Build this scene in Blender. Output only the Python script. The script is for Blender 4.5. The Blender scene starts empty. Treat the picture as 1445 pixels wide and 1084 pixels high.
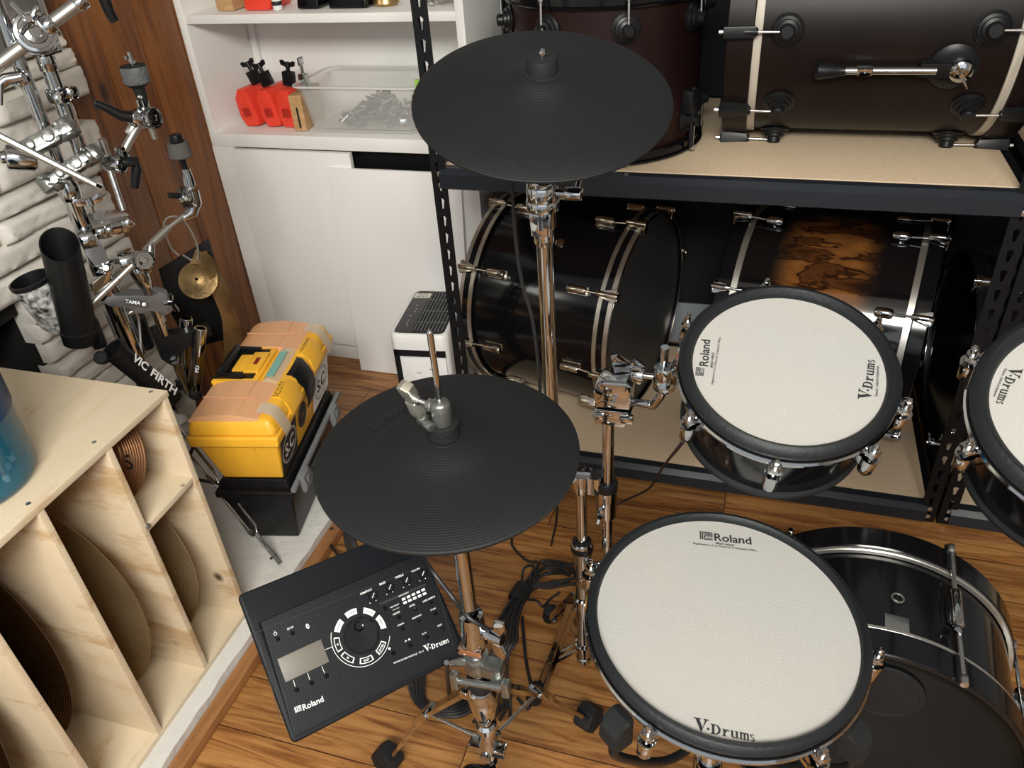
import bpy, bmesh, math, random
from mathutils import Vector as V, Matrix
random.seed(7)
PI = math.pi
S = bpy.context.scene
COL = S.collection

# ------------------------------------------------------------------ camera (metres, floor at z = 0)
EYE = V((0, 0, 1.45))
PITCH, ROLL, YAW, FPX = .597799, -.075959, .336412, 1121.4
def cam_axes():
    f0 = V((-math.sin(YAW), math.cos(YAW), 0)); r0 = V((math.cos(YAW), math.sin(YAW), 0)); u0 = V((0, 0, 1))
    f = f0*math.cos(PITCH) - u0*math.sin(PITCH); u = u0*math.cos(PITCH) + f0*math.sin(PITCH)
    return r0*math.cos(ROLL) + u*math.sin(ROLL), -r0*math.sin(ROLL) + u*math.cos(ROLL), f
CR, CU, CF = cam_axes()
cd = bpy.data.cameras.new('camera'); co = bpy.data.objects.new('camera', cd); COL.objects.link(co)
cd.sensor_width = 36; cd.lens = FPX/1445*36; cd.clip_start = .02; cd.clip_end = 50
co.matrix_world = Matrix(((CR.x, CU.x, -CF.x, EYE.x), (CR.y, CU.y, -CF.y, EYE.y), (CR.z, CU.z, -CF.z, EYE.z), (0, 0, 0, 1)))
S.camera = co
def at(u, v, x=None, y=None, z=None, plane=None):
    """a measured sight line met with the plane the thing stands in -> point in the room"""
    d = CR*(u-722.5) - CU*(v-542) + CF*FPX
    if x is not None: return EYE + d*((x-EYE.x)/d.x)
    if y is not None: return EYE + d*((y-EYE.y)/d.y)
    if z is not None: return EYE + d*((z-EYE.z)/d.z)
    c, n = plane
    return EYE + d*((V(c)-EYE).dot(V(n))/d.dot(V(n)))

# ------------------------------------------------------------------ materials
def nt(name):
    m = bpy.data.materials.new(name); m.use_nodes = True
    t = m.node_tree; b = t.nodes['Principled BSDF']
    return m, t, b
def lk(t, a, b): t.links.new(a, b)
def mat(name, col, rough=.5, metal=0, bump=None, spec=None, coat=0, var=None, trans=0, alpha=None):
    m, t, b = nt(name)
    b.inputs['Base Color'].default_value = (*col, 1); b.inputs['Roughness'].default_value = rough; b.inputs['Metallic'].default_value = metal
    if spec is not None: b.inputs['Specular IOR Level'].default_value = spec
    if coat: b.inputs['Coat Weight'].default_value = coat; b.inputs['Coat Roughness'].default_value = .04
    if trans: b.inputs['Transmission Weight'].default_value = trans
    if alpha is not None: b.inputs['Alpha'].default_value = alpha
    tc = t.nodes.new('ShaderNodeTexCoord')
    if var:
        n = t.nodes.new('ShaderNodeTexNoise'); n.inputs['Scale'].default_value = var[0]; n.inputs['Detail'].default_value = 5
        r = t.nodes.new('ShaderNodeValToRGB'); e = r.color_ramp.elements
        e[0].position = .35; e[1].position = .65; e[0].color = (*col, 1); e[1].color = (*var[1], 1)
        lk(t, tc.outputs['Object'], n.inputs['Vector']); lk(t, n.outputs['Fac'], r.inputs['Fac']); lk(t, r.outputs['Color'], b.inputs['Base Color'])
    if bump:
        n = t.nodes.new('ShaderNodeTexNoise'); n.inputs['Scale'].default_value = bump[0]; n.inputs['Detail'].default_value = 4
        bp = t.nodes.new('ShaderNodeBump'); bp.inputs['Strength'].default_value = bump[1]; bp.inputs['Distance'].default_value = .004
        lk(t, tc.outputs['Object'], n.inputs['Vector']); lk(t, n.outputs['Fac'], bp.inputs['Height']); lk(t, bp.outputs['Normal'], b.inputs['Normal'])
    return m
def ramp(t, stops):
    r = t.nodes.new('ShaderNodeValToRGB'); e = r.color_ramp.elements
    while len(e) < len(stops): e.new(.5)
    for q, (p, c) in zip(e, stops): q.position = p; q.color = (*c, 1)
    return r
def wood(name, stops, grain=(1, 14, 14), scale=6, dist=2.2, rough=.45, coat=0, fine=60, bump=.15, knots=None):
    """streaky grain: noise squeezed along one axis"""
    m, t, b = nt(name)
    tc = t.nodes.new('ShaderNodeTexCoord'); mp = t.nodes.new('ShaderNodeMapping'); mp.inputs['Scale'].default_value = grain
    n = t.nodes.new('ShaderNodeTexNoise'); n.inputs['Scale'].default_value = scale; n.inputs['Detail'].default_value = 6; n.inputs['Distortion'].default_value = dist
    f = t.nodes.new('ShaderNodeTexNoise'); f.inputs['Scale'].default_value = fine; f.inputs['Detail'].default_value = 3
    mx = t.nodes.new('ShaderNodeMath'); mx.operation = 'MULTIPLY_ADD'; mx.inputs[1].default_value = .18
    r = ramp(t, stops)
    lk(t, tc.outputs['Object'], mp.inputs['Vector']); lk(t, mp.outputs['Vector'], n.inputs['Vector']); lk(t, mp.outputs['Vector'], f.inputs['Vector'])
    lk(t, f.outputs['Fac'], mx.inputs[0]); lk(t, n.outputs['Fac'], mx.inputs[2]); lk(t, mx.outputs[0], r.inputs['Fac'])
    col = r.outputs['Color']
    if knots:
        mk = t.nodes.new('ShaderNodeMapping'); mk.inputs['Scale'].default_value = knots[0]
        vo = t.nodes.new('ShaderNodeTexVoronoi'); vo.inputs['Scale'].default_value = knots[1]
        kr = ramp(t, [(knots[2], (1, 1, 1)), (knots[2]*2.2, (0, 0, 0))])
        lk(t, tc.outputs['Object'], mk.inputs['Vector']); lk(t, mk.outputs['Vector'], vo.inputs['Vector']); lk(t, vo.outputs['Distance'], kr.inputs['Fac'])
        mm = t.nodes.new('ShaderNodeMixRGB'); mm.inputs[2].default_value = (*knots[3], 1)
        lk(t, kr.outputs['Color'], mm.inputs[0]); lk(t, col, mm.inputs[1]); col = mm.outputs[0]
    lk(t, col, b.inputs['Base Color'])
    bp = t.nodes.new('ShaderNodeBump'); bp.inputs['Strength'].default_value = bump; bp.inputs['Distance'].default_value = .003
    lk(t, mx.outputs[0], bp.inputs['Height']); lk(t, bp.outputs['Normal'], b.inputs['Normal'])
    b.inputs['Roughness'].default_value = rough
    if coat: b.inputs['Coat Weight'].default_value = coat; b.inputs['Coat Roughness'].default_value = .3
    return m
def rings(name, col, rough, count, depth=.25, metal=0, var=None):
    """fine concentric grooves round the local z axis"""
    m, t, b = nt(name)
    tc = t.nodes.new('ShaderNodeTexCoord'); w = t.nodes.new('ShaderNodeTexWave'); w.wave_type = 'RINGS'; w.rings_direction = 'Z'
    w.inputs['Scale'].default_value = count; w.inputs['Distortion'].default_value = .0
    bp = t.nodes.new('ShaderNodeBump'); bp.inputs['Strength'].default_value = depth; bp.inputs['Distance'].default_value = .002
    lk(t, tc.outputs['Object'], w.inputs['Vector']); lk(t, w.outputs['Fac'], bp.inputs['Height']); lk(t, bp.outputs['Normal'], b.inputs['Normal'])
    b.inputs['Base Color'].default_value = (*col, 1); b.inputs['Roughness'].default_value = rough; b.inputs['Metallic'].default_value = metal; b.inputs['Specular IOR Level'].default_value = .3
    if var:
        n = t.nodes.new('ShaderNodeTexNoise'); n.inputs['Scale'].default_value = 9; n.inputs['Detail'].default_value = 5
        r = ramp(t, [(.35, col), (.65, var)]); lk(t, tc.outputs['Object'], n.inputs['Vector']); lk(t, n.outputs['Fac'], r.inputs['Fac']); lk(t, r.outputs['Color'], b.inputs['Base Color'])
    return m
def floor_mat():
    m, t, b = nt('laminate planks')
    tc = t.nodes.new('ShaderNodeTexCoord')
    br = t.nodes.new('ShaderNodeTexBrick'); br.offset = .37; br.inputs['Scale'].default_value = 1; br.inputs['Mortar Size'].default_value = .0012
    br.inputs['Brick Width'].default_value = 1.15; br.inputs['Row Height'].default_value = .118; br.inputs['Bias'].default_value = 0
    br.inputs['Color1'].default_value = (0, 0, 0, 1); br.inputs['Color2'].default_value = (1, 1, 1, 1); br.inputs['Mortar'].default_value = (.5, .5, .5, 1)
    lk(t, tc.outputs['Object'], br.inputs['Vector'])
    ad = t.nodes.new('ShaderNodeVectorMath'); ad.operation = 'MULTIPLY_ADD'; ad.inputs[1].default_value = (7.3, 3.1, 1.7)
    lk(t, br.outputs['Color'], ad.inputs[0]); lk(t, tc.outputs['Object'], ad.inputs[2])
    mp = t.nodes.new('ShaderNodeMapping'); mp.inputs['Scale'].default_value = (1.1, 13, 1); lk(t, ad.outputs[0], mp.inputs['Vector'])
    n = t.nodes.new('ShaderNodeTexNoise'); n.inputs['Scale'].default_value = 2.6; n.inputs['Detail'].default_value = 7; n.inputs['Roughness'].default_value = .62; n.inputs['Distortion'].default_value = 1.6
    lk(t, mp.outputs['Vector'], n.inputs['Vector'])
    r = ramp(t, [(.27, (0.084, 0.02856, 0.00924)), (.41, (0.2268, 0.0882, 0.0252)), (.51, (0.3444, 0.1554, 0.04704)), (.61, (0.4284, 0.2142, 0.0714)), (.78, (0.3108, 0.1302, 0.03612))])
    lk(t, n.outputs['Fac'], r.inputs['Fac'])
    hs = t.nodes.new('ShaderNodeHueSaturation')
    ma = t.nodes.new('ShaderNodeMapRange'); ma.inputs['To Min'].default_value = .72; ma.inputs['To Max'].default_value = 1.12
    lk(t, br.outputs['Color'], ma.inputs['Value']); lk(t, ma.outputs[0], hs.inputs['Value']); lk(t, r.outputs['Color'], hs.inputs['Color'])
    mm = t.nodes.new('ShaderNodeMixRGB'); mm.inputs[2].default_value = (.04, .014, .006, 1)
    lk(t, br.outputs['Fac'], mm.inputs[0]); lk(t, hs.outputs['Color'], mm.inputs[1]); lk(t, mm.outputs[0], b.inputs['Base Color'])
    b.inputs['Roughness'].default_value = .33
    bp = t.nodes.new('ShaderNodeBump'); bp.inputs['Strength'].default_value = .12; bp.inputs['Distance'].default_value = .002
    lk(t, n.outputs['Fac'], bp.inputs['Height']); lk(t, bp.outputs['Normal'], b.inputs['Normal'])
    return m
def burl_mat():
    """glossy black burst fading to a figured amber middle, along the shell's length (object x)"""
    m, t, b = nt('burl burst lacquer')
    tc = t.nodes.new('ShaderNodeTexCoord'); sx = t.nodes.new('ShaderNodeSeparateXYZ'); lk(t, tc.outputs['Object'], sx.inputs[0])
    mp = t.nodes.new('ShaderNodeMapping'); mp.inputs['Scale'].default_value = (.6, 1.3, 2.2); lk(t, tc.outputs['Object'], mp.inputs['Vector'])
    n = t.nodes.new('ShaderNodeTexNoise'); n.inputs['Scale'].default_value = 14; n.inputs['Detail'].default_value = 3; n.inputs['Distortion'].default_value = .25; lk(t, mp.outputs['Vector'], n.inputs['Vector'])
    r = ramp(t, [(.34, (.022, .008, .003)), (.46, (.075, .026, .008)), (.505, (.012, .004, .002)), (.53, (.14, .052, .013)), (.68, (.22, .085, .02))]); lk(t, n.outputs['Fac'], r.inputs['Fac'])
    ab = t.nodes.new('ShaderNodeMath'); ab.operation = 'ABSOLUTE'; lk(t, sx.outputs['X'], ab.inputs[0])
    fr = t.nodes.new('ShaderNodeMapRange'); fr.interpolation_type = 'SMOOTHSTEP'; fr.inputs['From Min'].default_value = .055; fr.inputs['From Max'].default_value = .13; lk(t, ab.outputs[0], fr.inputs['Value'])
    mm = t.nodes.new('ShaderNodeMixRGB'); mm.inputs[2].default_value = (.004, .004, .005, 1); lk(t, fr.outputs[0], mm.inputs[0]); lk(t, r.outputs['Color'], mm.inputs[1]); lk(t, mm.outputs[0], b.inputs['Base Color'])
    b.inputs['Roughness'].default_value = .1; b.inputs['Coat Weight'].default_value = .6; b.inputs['Coat Roughness'].default_value = .03
    return m

CHROME = mat('chrome', (.50, .52, .53), .07, 1)
DCHROME = mat('aged chrome', (.60, .55, .47), .18, 1)
STEEL = mat('brushed steel', (.56, .56, .55), .3, 1, bump=(180, .1))
CAST = mat('cast zinc', (.27, .28, .265), .3, .9, bump=(90, .25))
ALU = mat('aluminium tube', (.48, .465, .435), .38, .9)
GUN = mat('grey clamp metal', (.22, .23, .24), .42, .7, bump=(120, .1))
BLACK = mat('black plastic', (.012, .0125, .014), .5)
SATIN = mat('satin black', (.0055, .0058, .0068), .38, spec=.3)
RUBBER = mat('black rubber', (.0085, .009, .0098), .7, spec=.3, bump=(220, .2))
RIM = mat('rubber rim', (.0075, .009, .0105), .5, spec=.3, bump=(160, .15))
PADRUB = rings('ribbed cymbal rubber', (.0062, .0070, .0078), .6, 95, .12)
GLOSS = mat('gloss black lacquer', (.004, .004, .005), .12, spec=.32)
HEADBLK = mat('gloss black drum head', (.004, .0052, .0052), .12, spec=.10)
HEADGREY = mat('dark grey drum head', (.035, .034, .034), .4)
HEADWHITE = mat('white mesh head', (.36, .352, .336), .62, var=(5.5, (.372, .358, .328)), bump=(900, .25))
BROWNSHELL = mat('dark walnut shell', (.006, .004, .0037), .38, var=(6, (.010, .0058, .0047)), spec=.16)
REDBROWN = mat('dark mahogany shell', (.009, .0034, .0036), .42, var=(7, (.014, .0048, .0042)), spec=.2)
HOOPSTRIP = wood('pale inlay strip', [(.3, (.30, .26, .21)), (.7, (.48, .43, .36))], (20, 2, 2), 5, .4)
SILVER = mat('silver hoop strip', (.50, .48, .44), .32, .85)
OLDSILVER = mat('tarnished hoop', (.40, .36, .30), .3, .9, var=(14, (.62, .58, .52)))
WHITE = mat('white painted wood', (.85, .835, .805), .42, bump=(28, .12))
PANELW = mat('white board', (.87, .855, .84), .5)
SLATEWALL = mat('grey blue wall paint', (.36, .40, .43), .6, bump=(40, .1))
NAVY = mat('dark navy cloth', (.004, .005, .008), .85)
RACK = mat('black powder coat', (.0045, .005, .0065), .45, spec=.25)
RAIL = mat('blue black rail paint', (.016, .020, .027), .34, spec=.35)
CHIP = mat('particle board', (.60, .455, .30), .75, var=(260, (.70, .55, .385)), bump=(340, .25))
STONE = mat('white painted stone', (.58, .545, .49), .75, var=(9, (.70, .665, .61)), bump=(40, .55))
SOOT = mat('sooty firebox brick', (.006, .0055, .005), .9, bump=(20, .6))
GREY_SHADED_STONE = mat('grey and shaded stone', (.17, .15, .125), .85, var=(9, (.30, .27, .23)), bump=(30, 1.0))  # real grey stones, and wall stones with their shade put into the colour
HEARTH = mat('white painted hearth', (.62, .60, .565), .6, bump=(30, .9))
FLOOR = floor_mat()
PANELWOOD = wood('stained pine boards', [(.3, (.028, .008, .0025)), (.47, (.125, .040, .008)), (.6, (.195, .067, .014)), (.8, (.25, .092, .021))], (9, 9, .55), 2.4, 1.5, .5, 0, 30, .1, knots=((5, 5, 2.2), 1.3, .05, (.035, .011, .005)))
TRIMW = wood('brown trim', [(.3, (.15, .058, .02)), (.7, (.36, .165, .06))], (14, 1, 10), 4, 1, .4)
PLY = wood('pine plywood', [(.28, (0.42, 0.2688, 0.1344)), (.40, (0.6048, 0.4536, 0.2898)), (.5, (0.672, 0.5418, 0.3696)), (.62, (0.6888, 0.5628, 0.3948)), (.74, (0.5208, 0.3528, 0.189))], (1.6, 5, 3), 1.6, 1.6, .6, 0, 40, .1)
PLYV = wood('pine plywood upright', [(.28, (0.42, 0.2688, 0.1344)), (.40, (0.6048, 0.4536, 0.2898)), (.5, (0.672, 0.5418, 0.3696)), (.62, (0.6888, 0.5628, 0.3948)), (.74, (0.5208, 0.3528, 0.189))], (1.3, 3, 5), 1.5, 1.8, .6, 0, 40, .1, knots=((2.6, 4, 2.2), 2.2, .045, (.07, .03, .012)))
PLYTOP = wood('pine plywood top', [(.26, (0.462, 0.3024, 0.1512)), (.36, (0.6048, 0.4704, 0.3108)), (.5, (0.6552, 0.5376, 0.378)), (.7, (0.6636, 0.5502, 0.3906)), (.82, (0.5544, 0.3948, 0.2268))], (7, 1.6, 3), 1.7, 1.4, .6, 0, 40, .08)
BRONZE = rings('dark bronze', (.13, .085, .045), .34, 60, .3, 1, (.13, .085, .045))
BRONZEL = rings('reddish bronze', (.26, .125, .06), .4, 60, .25, .7, (.32, .16, .08))
BRASS = rings('worn bronze', (.40, .31, .18), .34, 60, .2, .9, (.50, .40, .25))
OLDBRONZE = mat('hammered bronze', (.34, .23, .10), .45, .8, var=(16, (.16, .10, .045)), bump=(30, 1))
YELLOW = mat('yellow tool box plastic', (.88, .46, .035), .4)
PEACH = mat('cloudy orange lid', (.80, .44, .24), .35, alpha=.82)
CLEARLID = mat('cloudy clear plastic', (.72, .62, .48), .3, alpha=.55)
TEAL = mat('teal insert', (.20, .42, .36), .5)
GREYPL = mat('grey plastic', (.17, .18, .19), .45)
REDPL = mat('red plastic', (.80, .055, .028), .4)
DKRED = mat('dark red badge', (.22, .012, .012), .4)
BLOCKWOOD = wood('varnished block wood', [(.3, (.36, .19, .075)), (.7, (.58, .36, .17))], (2, 2, 14), 6, .6, .4)
BIN = mat('frosted plastic', (.80, .79, .75), .35, alpha=.22)
FELT = mat('grey felt', (.085, .09, .095), .95, bump=(260, .8), var=(60, (.13, .135, .14)))
WHITEPL = mat('white plastic', (.80, .79, .78), .35)
INK = mat('black ink', (.012, .012, .014), .6)
PAINT = mat('white ink', (.78, .78, .77), .6)
SCREEN = mat('unlit display', (.135, .122, .10), .45)
MODULE = mat('charcoal module casing', (.0055, .0065, .0088), .55, spec=.22, bump=(420, .12))
MODPANEL = mat('black module panel', (.013, .014, .017), .42)
BLUETUB = mat('translucent blue plastic', (.02, .17, .27), .14, alpha=.42)
STICKW = mat('stick wood', (.42, .30, .19), .5)
STICKB = mat('shade blue sticks', (.02, .05, .12), .45)
TIP = mat('white nylon tip', (.55, .70, .75), .4)
GLASS = mat('dark mirror glass', (.16, .17, .165), .1, .75, var=(3.5, (.34, .33, .31)))
CABLE = mat('black cable', (.010, .010, .011), .5)
WIRE = mat('grey wire', (.45, .44, .42), .35, .8)
GREEN = mat('lime plastic', (.35, .62, .1), .4)
WALLP = mat('cream wall paint', (.62, .58, .52), .8)
CEIL = mat('ceiling paint', (.7, .69, .67), .9)
TANGOLD = mat('gold metal', (.5, .34, .15), .35, .9)
# ------------------------------------------------------------------ mesh helpers
def frame(d):
    d = V(d).normalized()
    a = d.cross(V((0, 0, 1)));
    if a.length < 1e-4: a = V((1, 0, 0))
    a.normalize(); return a, d.cross(a).normalized(), d
class MB:
    def __init__(s): s.b = bmesh.new()
    def grid(s, rows, closed_u=True, closed_v=False):
        vs = [[s.b.verts.new(p) for p in r] for r in rows]
        n = len(rows); m = len(rows[0])
        for i in range(n if closed_v else n-1):
            for j in range(m if closed_u else m-1):
                q = [vs[i][j], vs[i][(j+1) % m], vs[(i+1) % n][(j+1) % m], vs[(i+1) % n][j]]
                q = list(dict.fromkeys(q))
                if len(q) > 2:
                    try: s.b.faces.new(q)
                    except ValueError: pass
        return vs
    def fill(s, vs):
        try: s.b.faces.new(vs)
        except ValueError: pass
    def lathe(s, prof, o, d, seg=48, cap=(False, False), ref=None):
        a, b, d = frame(d) if ref is None else (V(ref), V(d).normalized().cross(V(ref)), V(d).normalized()); o = V(o)
        rows = [[o + d*z + (a*math.cos(2*PI*k/seg) + b*math.sin(2*PI*k/seg))*max(r, 1e-5) for k in range(seg)] for r, z in prof]
        vs = s.grid(rows)
        if cap[0]: s.fill(vs[0])
        if cap[1]: s.fill(vs[-1])
        return s
    def cyl(s, p, q, r, r2=None, seg=20):
        p, q = V(p), V(q); L = (q-p).length
        return s.lathe([(r, 0), (r if r2 is None else r2, L)], p, q-p, seg, (True, True))
    def rcyl(s, p, q, r, e=None, seg=24):
        p, q = V(p), V(q); L = (q-p).length; e = e or min(r*.25, L*.3)
        return s.lathe([(r-e, 0), (r-.3*e, .3*e), (r, e), (r, L-e), (r-.3*e, L-.3*e), (r-e, L)], p, q-p, seg, (True, True))
    def tube(s, pts, r, seg=12, caps=True):
        pts = [V(p) for p in pts]; rows = []; prev = None
        for i, p in enumerate(pts):
            d = (pts[min(i+1, len(pts)-1)] - pts[max(i-1, 0)])
            d = d.normalized() if d.length > 1e-9 else V((0, 0, 1))
            if prev is None: a = frame(d)[0]
            else:
                a = prev - d*prev.dot(d)
                a = a.normalized() if a.length > 1e-6 else frame(d)[0]
            prev = a; b = d.cross(a)
            rr = r[i] if isinstance(r, (list, tuple)) else r
            rows.append([p + (a*math.cos(2*PI*k/seg) + b*math.sin(2*PI*k/seg))*rr for k in range(seg)])
        vs = s.grid(rows)
        if caps: s.fill(vs[0]); s.fill(vs[-1])
        return s
    def torus(s, o, d, R, r, seg=64, ms=12, sy=1):
        a, b, d = frame(d); o = V(o)
        rows = [[o + (a*math.cos(t) + b*math.sin(t))*(R + r*math.cos(2*PI*k/ms)) + d*r*sy*math.sin(2*PI*k/ms) for k in range(ms)] for t in [2*PI*i/seg for i in range(seg)]]
        s.grid(rows, True, True); return s
    def box(s, c, size, ax=None, bev=0):
        c = V(c); X, Y, Z = ax if ax else (V((1, 0, 0)), V((0, 1, 0)), V((0, 0, 1)))
        X, Y, Z = V(X), V(Y), V(Z); h = [q/2 for q in size]
        vs = [s.b.verts.new(c + X*(i*h[0]) + Y*(j*h[1]) + Z*(k*h[2])) for i in (-1, 1) for j in (-1, 1) for k in (-1, 1)]
        fs = [s.b.faces.new([vs[i] for i in f]) for f in ((0, 1, 3, 2), (4, 6, 7, 5), (0, 4, 5, 1), (2, 3, 7, 6), (0, 2, 6, 4), (1, 5, 7, 3))]
        if bev:
            es = list({e for f in fs for e in f.edges})
            bmesh.ops.bevel(s.b, geom=es, offset=min(bev, min(size)*.45), segments=2, affect='EDGES', profile=.6)
        return s
    def span(s, p, q, w, h, up=(0, 0, 1), bev=0):
        """bar from p to q, w wide, h high (h along up)"""
        p, q = V(p), V(q); d = (q-p).normalized(); side = d.cross(V(up)).normalized(); u = side.cross(d)
        return s.box((p+q)/2, ((q-p).length, w, h), (d, side, u), bev)
    def prism(s, pts, off, bev=0):
        """polygon pushed along off"""
        pts = [V(p) for p in pts]; off = V(off)
        a = [s.b.verts.new(p) for p in pts]; b = [s.b.verts.new(p+off) for p in pts]; n = len(pts)
        f = [s.b.faces.new(a), s.b.faces.new(b)]
        for i in range(n): f.append(s.b.faces.new([a[i], a[(i+1) % n], b[(i+1) % n], b[i]]))
        if bev:
            es = list({e for q in f[:2] for e in q.edges})
            bmesh.ops.bevel(s.b, geom=es, offset=bev, segments=2, affect='EDGES', profile=.6)
        return s
    def hexa(s, bot, top, bev=0):
        vs = [s.b.verts.new(V(p)) for p in list(bot)+list(top)]
        fs = [s.b.faces.new([vs[i] for i in f]) for f in ((3, 2, 1, 0), (4, 5, 6, 7), (0, 1, 5, 4), (1, 2, 6, 5), (2, 3, 7, 6), (3, 0, 4, 7))]
        if bev: bmesh.ops.bevel(s.b, geom=list({e for f in fs for e in f.edges}), offset=bev, segments=3, affect='EDGES', profile=.6)
        return s
    def ball(s, c, r, seg=16):
        n = seg//2
        return s.lathe([(r*math.sin(PI*i/n), -r*math.cos(PI*i/n)) for i in range(n+1)], c, (0, 0, 1), seg)
    def wing(s, c, d, across, span=.03, h=.012, th=.006):
        """wing nut: hub along d, two tapered wings along across"""
        c = V(c); d = V(d).normalized(); ac = (V(across) - d*V(across).dot(d)).normalized(); n = d.cross(ac)
        s.cyl(c, c+d*h*1.1, th*1.0, th*.75, 14)
        for sg in (-1, 1):
            p = [c + ac*sg*th*.5, c + ac*sg*span*.5 + d*h*.35, c + ac*sg*span*.56 + d*h*1.3, c + ac*sg*span*.38 + d*h*1.45, c + ac*sg*th*.5 + d*h*.9]
            s.prism([q - n*th*.35 for q in p], n*th*.7, th*.15)
        return s
    def build(s, name, m, parent=None, sharp=38, **props):
        bmesh.ops.recalc_face_normals(s.b, faces=s.b.faces)
        o0 = V((0, 0, 0)); q = parent
        while q is not None: o0 += q.location; q = q.parent
        if parent is not None: bmesh.ops.translate(s.b, verts=s.b.verts, vec=-o0)
        for e in s.b.edges: e.smooth = not (len(e.link_faces) == 2 and e.calc_face_angle(0) > math.radians(sharp))
        for f in s.b.faces: f.smooth = True
        me = bpy.data.meshes.new(name); s.b.to_mesh(me); s.b.free(); me.materials.append(m)
        o = bpy.data.objects.new(name, me); COL.objects.link(o); o.parent = parent
        for k, v in props.items(): o[k] = v
        return o
def recenter(o):
    """put a lone mesh's origin at its middle bottom"""
    me = o.data; xs = [v.co for v in me.vertices]
    c = V(((min(p.x for p in xs)+max(p.x for p in xs))/2, (min(p.y for p in xs)+max(p.y for p in xs))/2, min(p.z for p in xs)))
    for v in me.vertices: v.co -= c
    o.location = o.location + c
    return o
def thing(name, label, cat, loc=(0, 0, 0), group=None):
    o = bpy.data.objects.new(name, None); COL.objects.link(o); o.location = loc; o.empty_display_size = .05
    o['label'] = label; o['category'] = cat
    if group: o['group'] = group
    return o
def tag(o, label, cat, group=None):
    o['label'] = label; o['category'] = cat
    if group: o['group'] = group
    return recenter(o)
def struct(o): o['kind'] = 'structure'; return o
FONT = None
def text(name, body, c, xd, n, width, m, parent, bold=0., height=None, italic=0., ext=.00025, spacing=1.0, part=True, **kw):
    """flat lettering laid on a surface: c middle of the line, xd reading direction, n surface normal"""
    cu = bpy.data.curves.new(name, 'FONT'); cu.body = body; cu.align_x = 'CENTER'; cu.align_y = 'CENTER'; cu.size = 1; cu.offset = bold; cu.shear = italic; cu.space_character = spacing; cu.resolution_u = 4
    ob = bpy.data.objects.new(name, cu); COL.objects.link(ob); bpy.context.view_layer.update()
    me = bpy.data.meshes.new_from_object(ob.evaluated_get(bpy.context.evaluated_depsgraph_get())); bpy.data.objects.remove(ob)
    xs = [v.co.x for v in me.vertices]; ys = [v.co.y for v in me.vertices]
    w = max(xs)-min(xs); h = max(ys)-min(ys); x0 = (max(xs)+min(xs))/2; y0 = (max(ys)+min(ys))/2
    sx = width/w; sy = height/h if height else sx
    n = V(n).normalized(); X = V(xd); X = (X - n*X.dot(n)).normalized(); Y = n.cross(X)
    o0 = V((0, 0, 0)); q = parent
    while q is not None: o0 += q.location; q = q.parent
    for v in me.vertices: v.co = V(c) + X*((v.co.x-x0)*sx) + Y*((v.co.y-y0)*sy) + n*ext - o0
    me.materials.clear(); me.materials.append(m)
    o = bpy.data.objects.new(name, me); COL.objects.link(o); o.parent = parent
    for k, v in kw.items(): o[k] = v
    return o
def plate(M, c, X, Y, w, h, n, th=.0004):
    """thin printed rectangle"""
    c = V(c); n = V(n)
    return M.box(c + n*th/2, (w, h, th), (V(X), V(Y), n))
def arc_band(M, c, X, Y, n, r0, r1, a0, a1, seg=14, th=.0005):
    c = V(c); X, Y, n = V(X), V(Y), V(n)
    P = lambda r, a: c + X*r*math.cos(a) + Y*r*math.sin(a)
    pts = [P(r0, a0+(a1-a0)*i/seg) for i in range(seg+1)] + [P(r1, a1-(a1-a0)*i/seg) for i in range(seg+1)]
    a = [M.b.verts.new(p + n*th) for p in pts]
    k = seg+1
    for i in range(seg): M.fill([a[i], a[i+1], a[2*k-2-i], a[2*k-1-i]])
    return M
def maker_mark(M, c, X, n, w):
    """the block mark in front of the maker's name: nested bent strips"""
    n = V(n).normalized(); X = V(X); X = (X-n*X.dot(n)).normalized(); Y = n.cross(X); c = V(c)
    t = .085
    for x0, x1, y0, y1 in ((0, t, 0, 1), (0, 1, 1-t, 1), (1-t, 1, .45, 1), (.32, 1, .45, .45+t), (.32, .32+t, 0, .45), (.16, .16+t, 0, .84), (.16, .84, .76, .84), (.84-t, .84, .62, .84), (.4, .84, .6, .68), (.32, 1, 0, t), (.5, 1, .2, .2+t)):
        M.box(c + X*((x0+x1)/2-.5)*w + Y*((y0+y1)/2-.5)*w*.8 + n*.0004, ((x1-x0)*w, (y1-y0)*w*.8, .0003), (X, Y, n))
    return M
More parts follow.
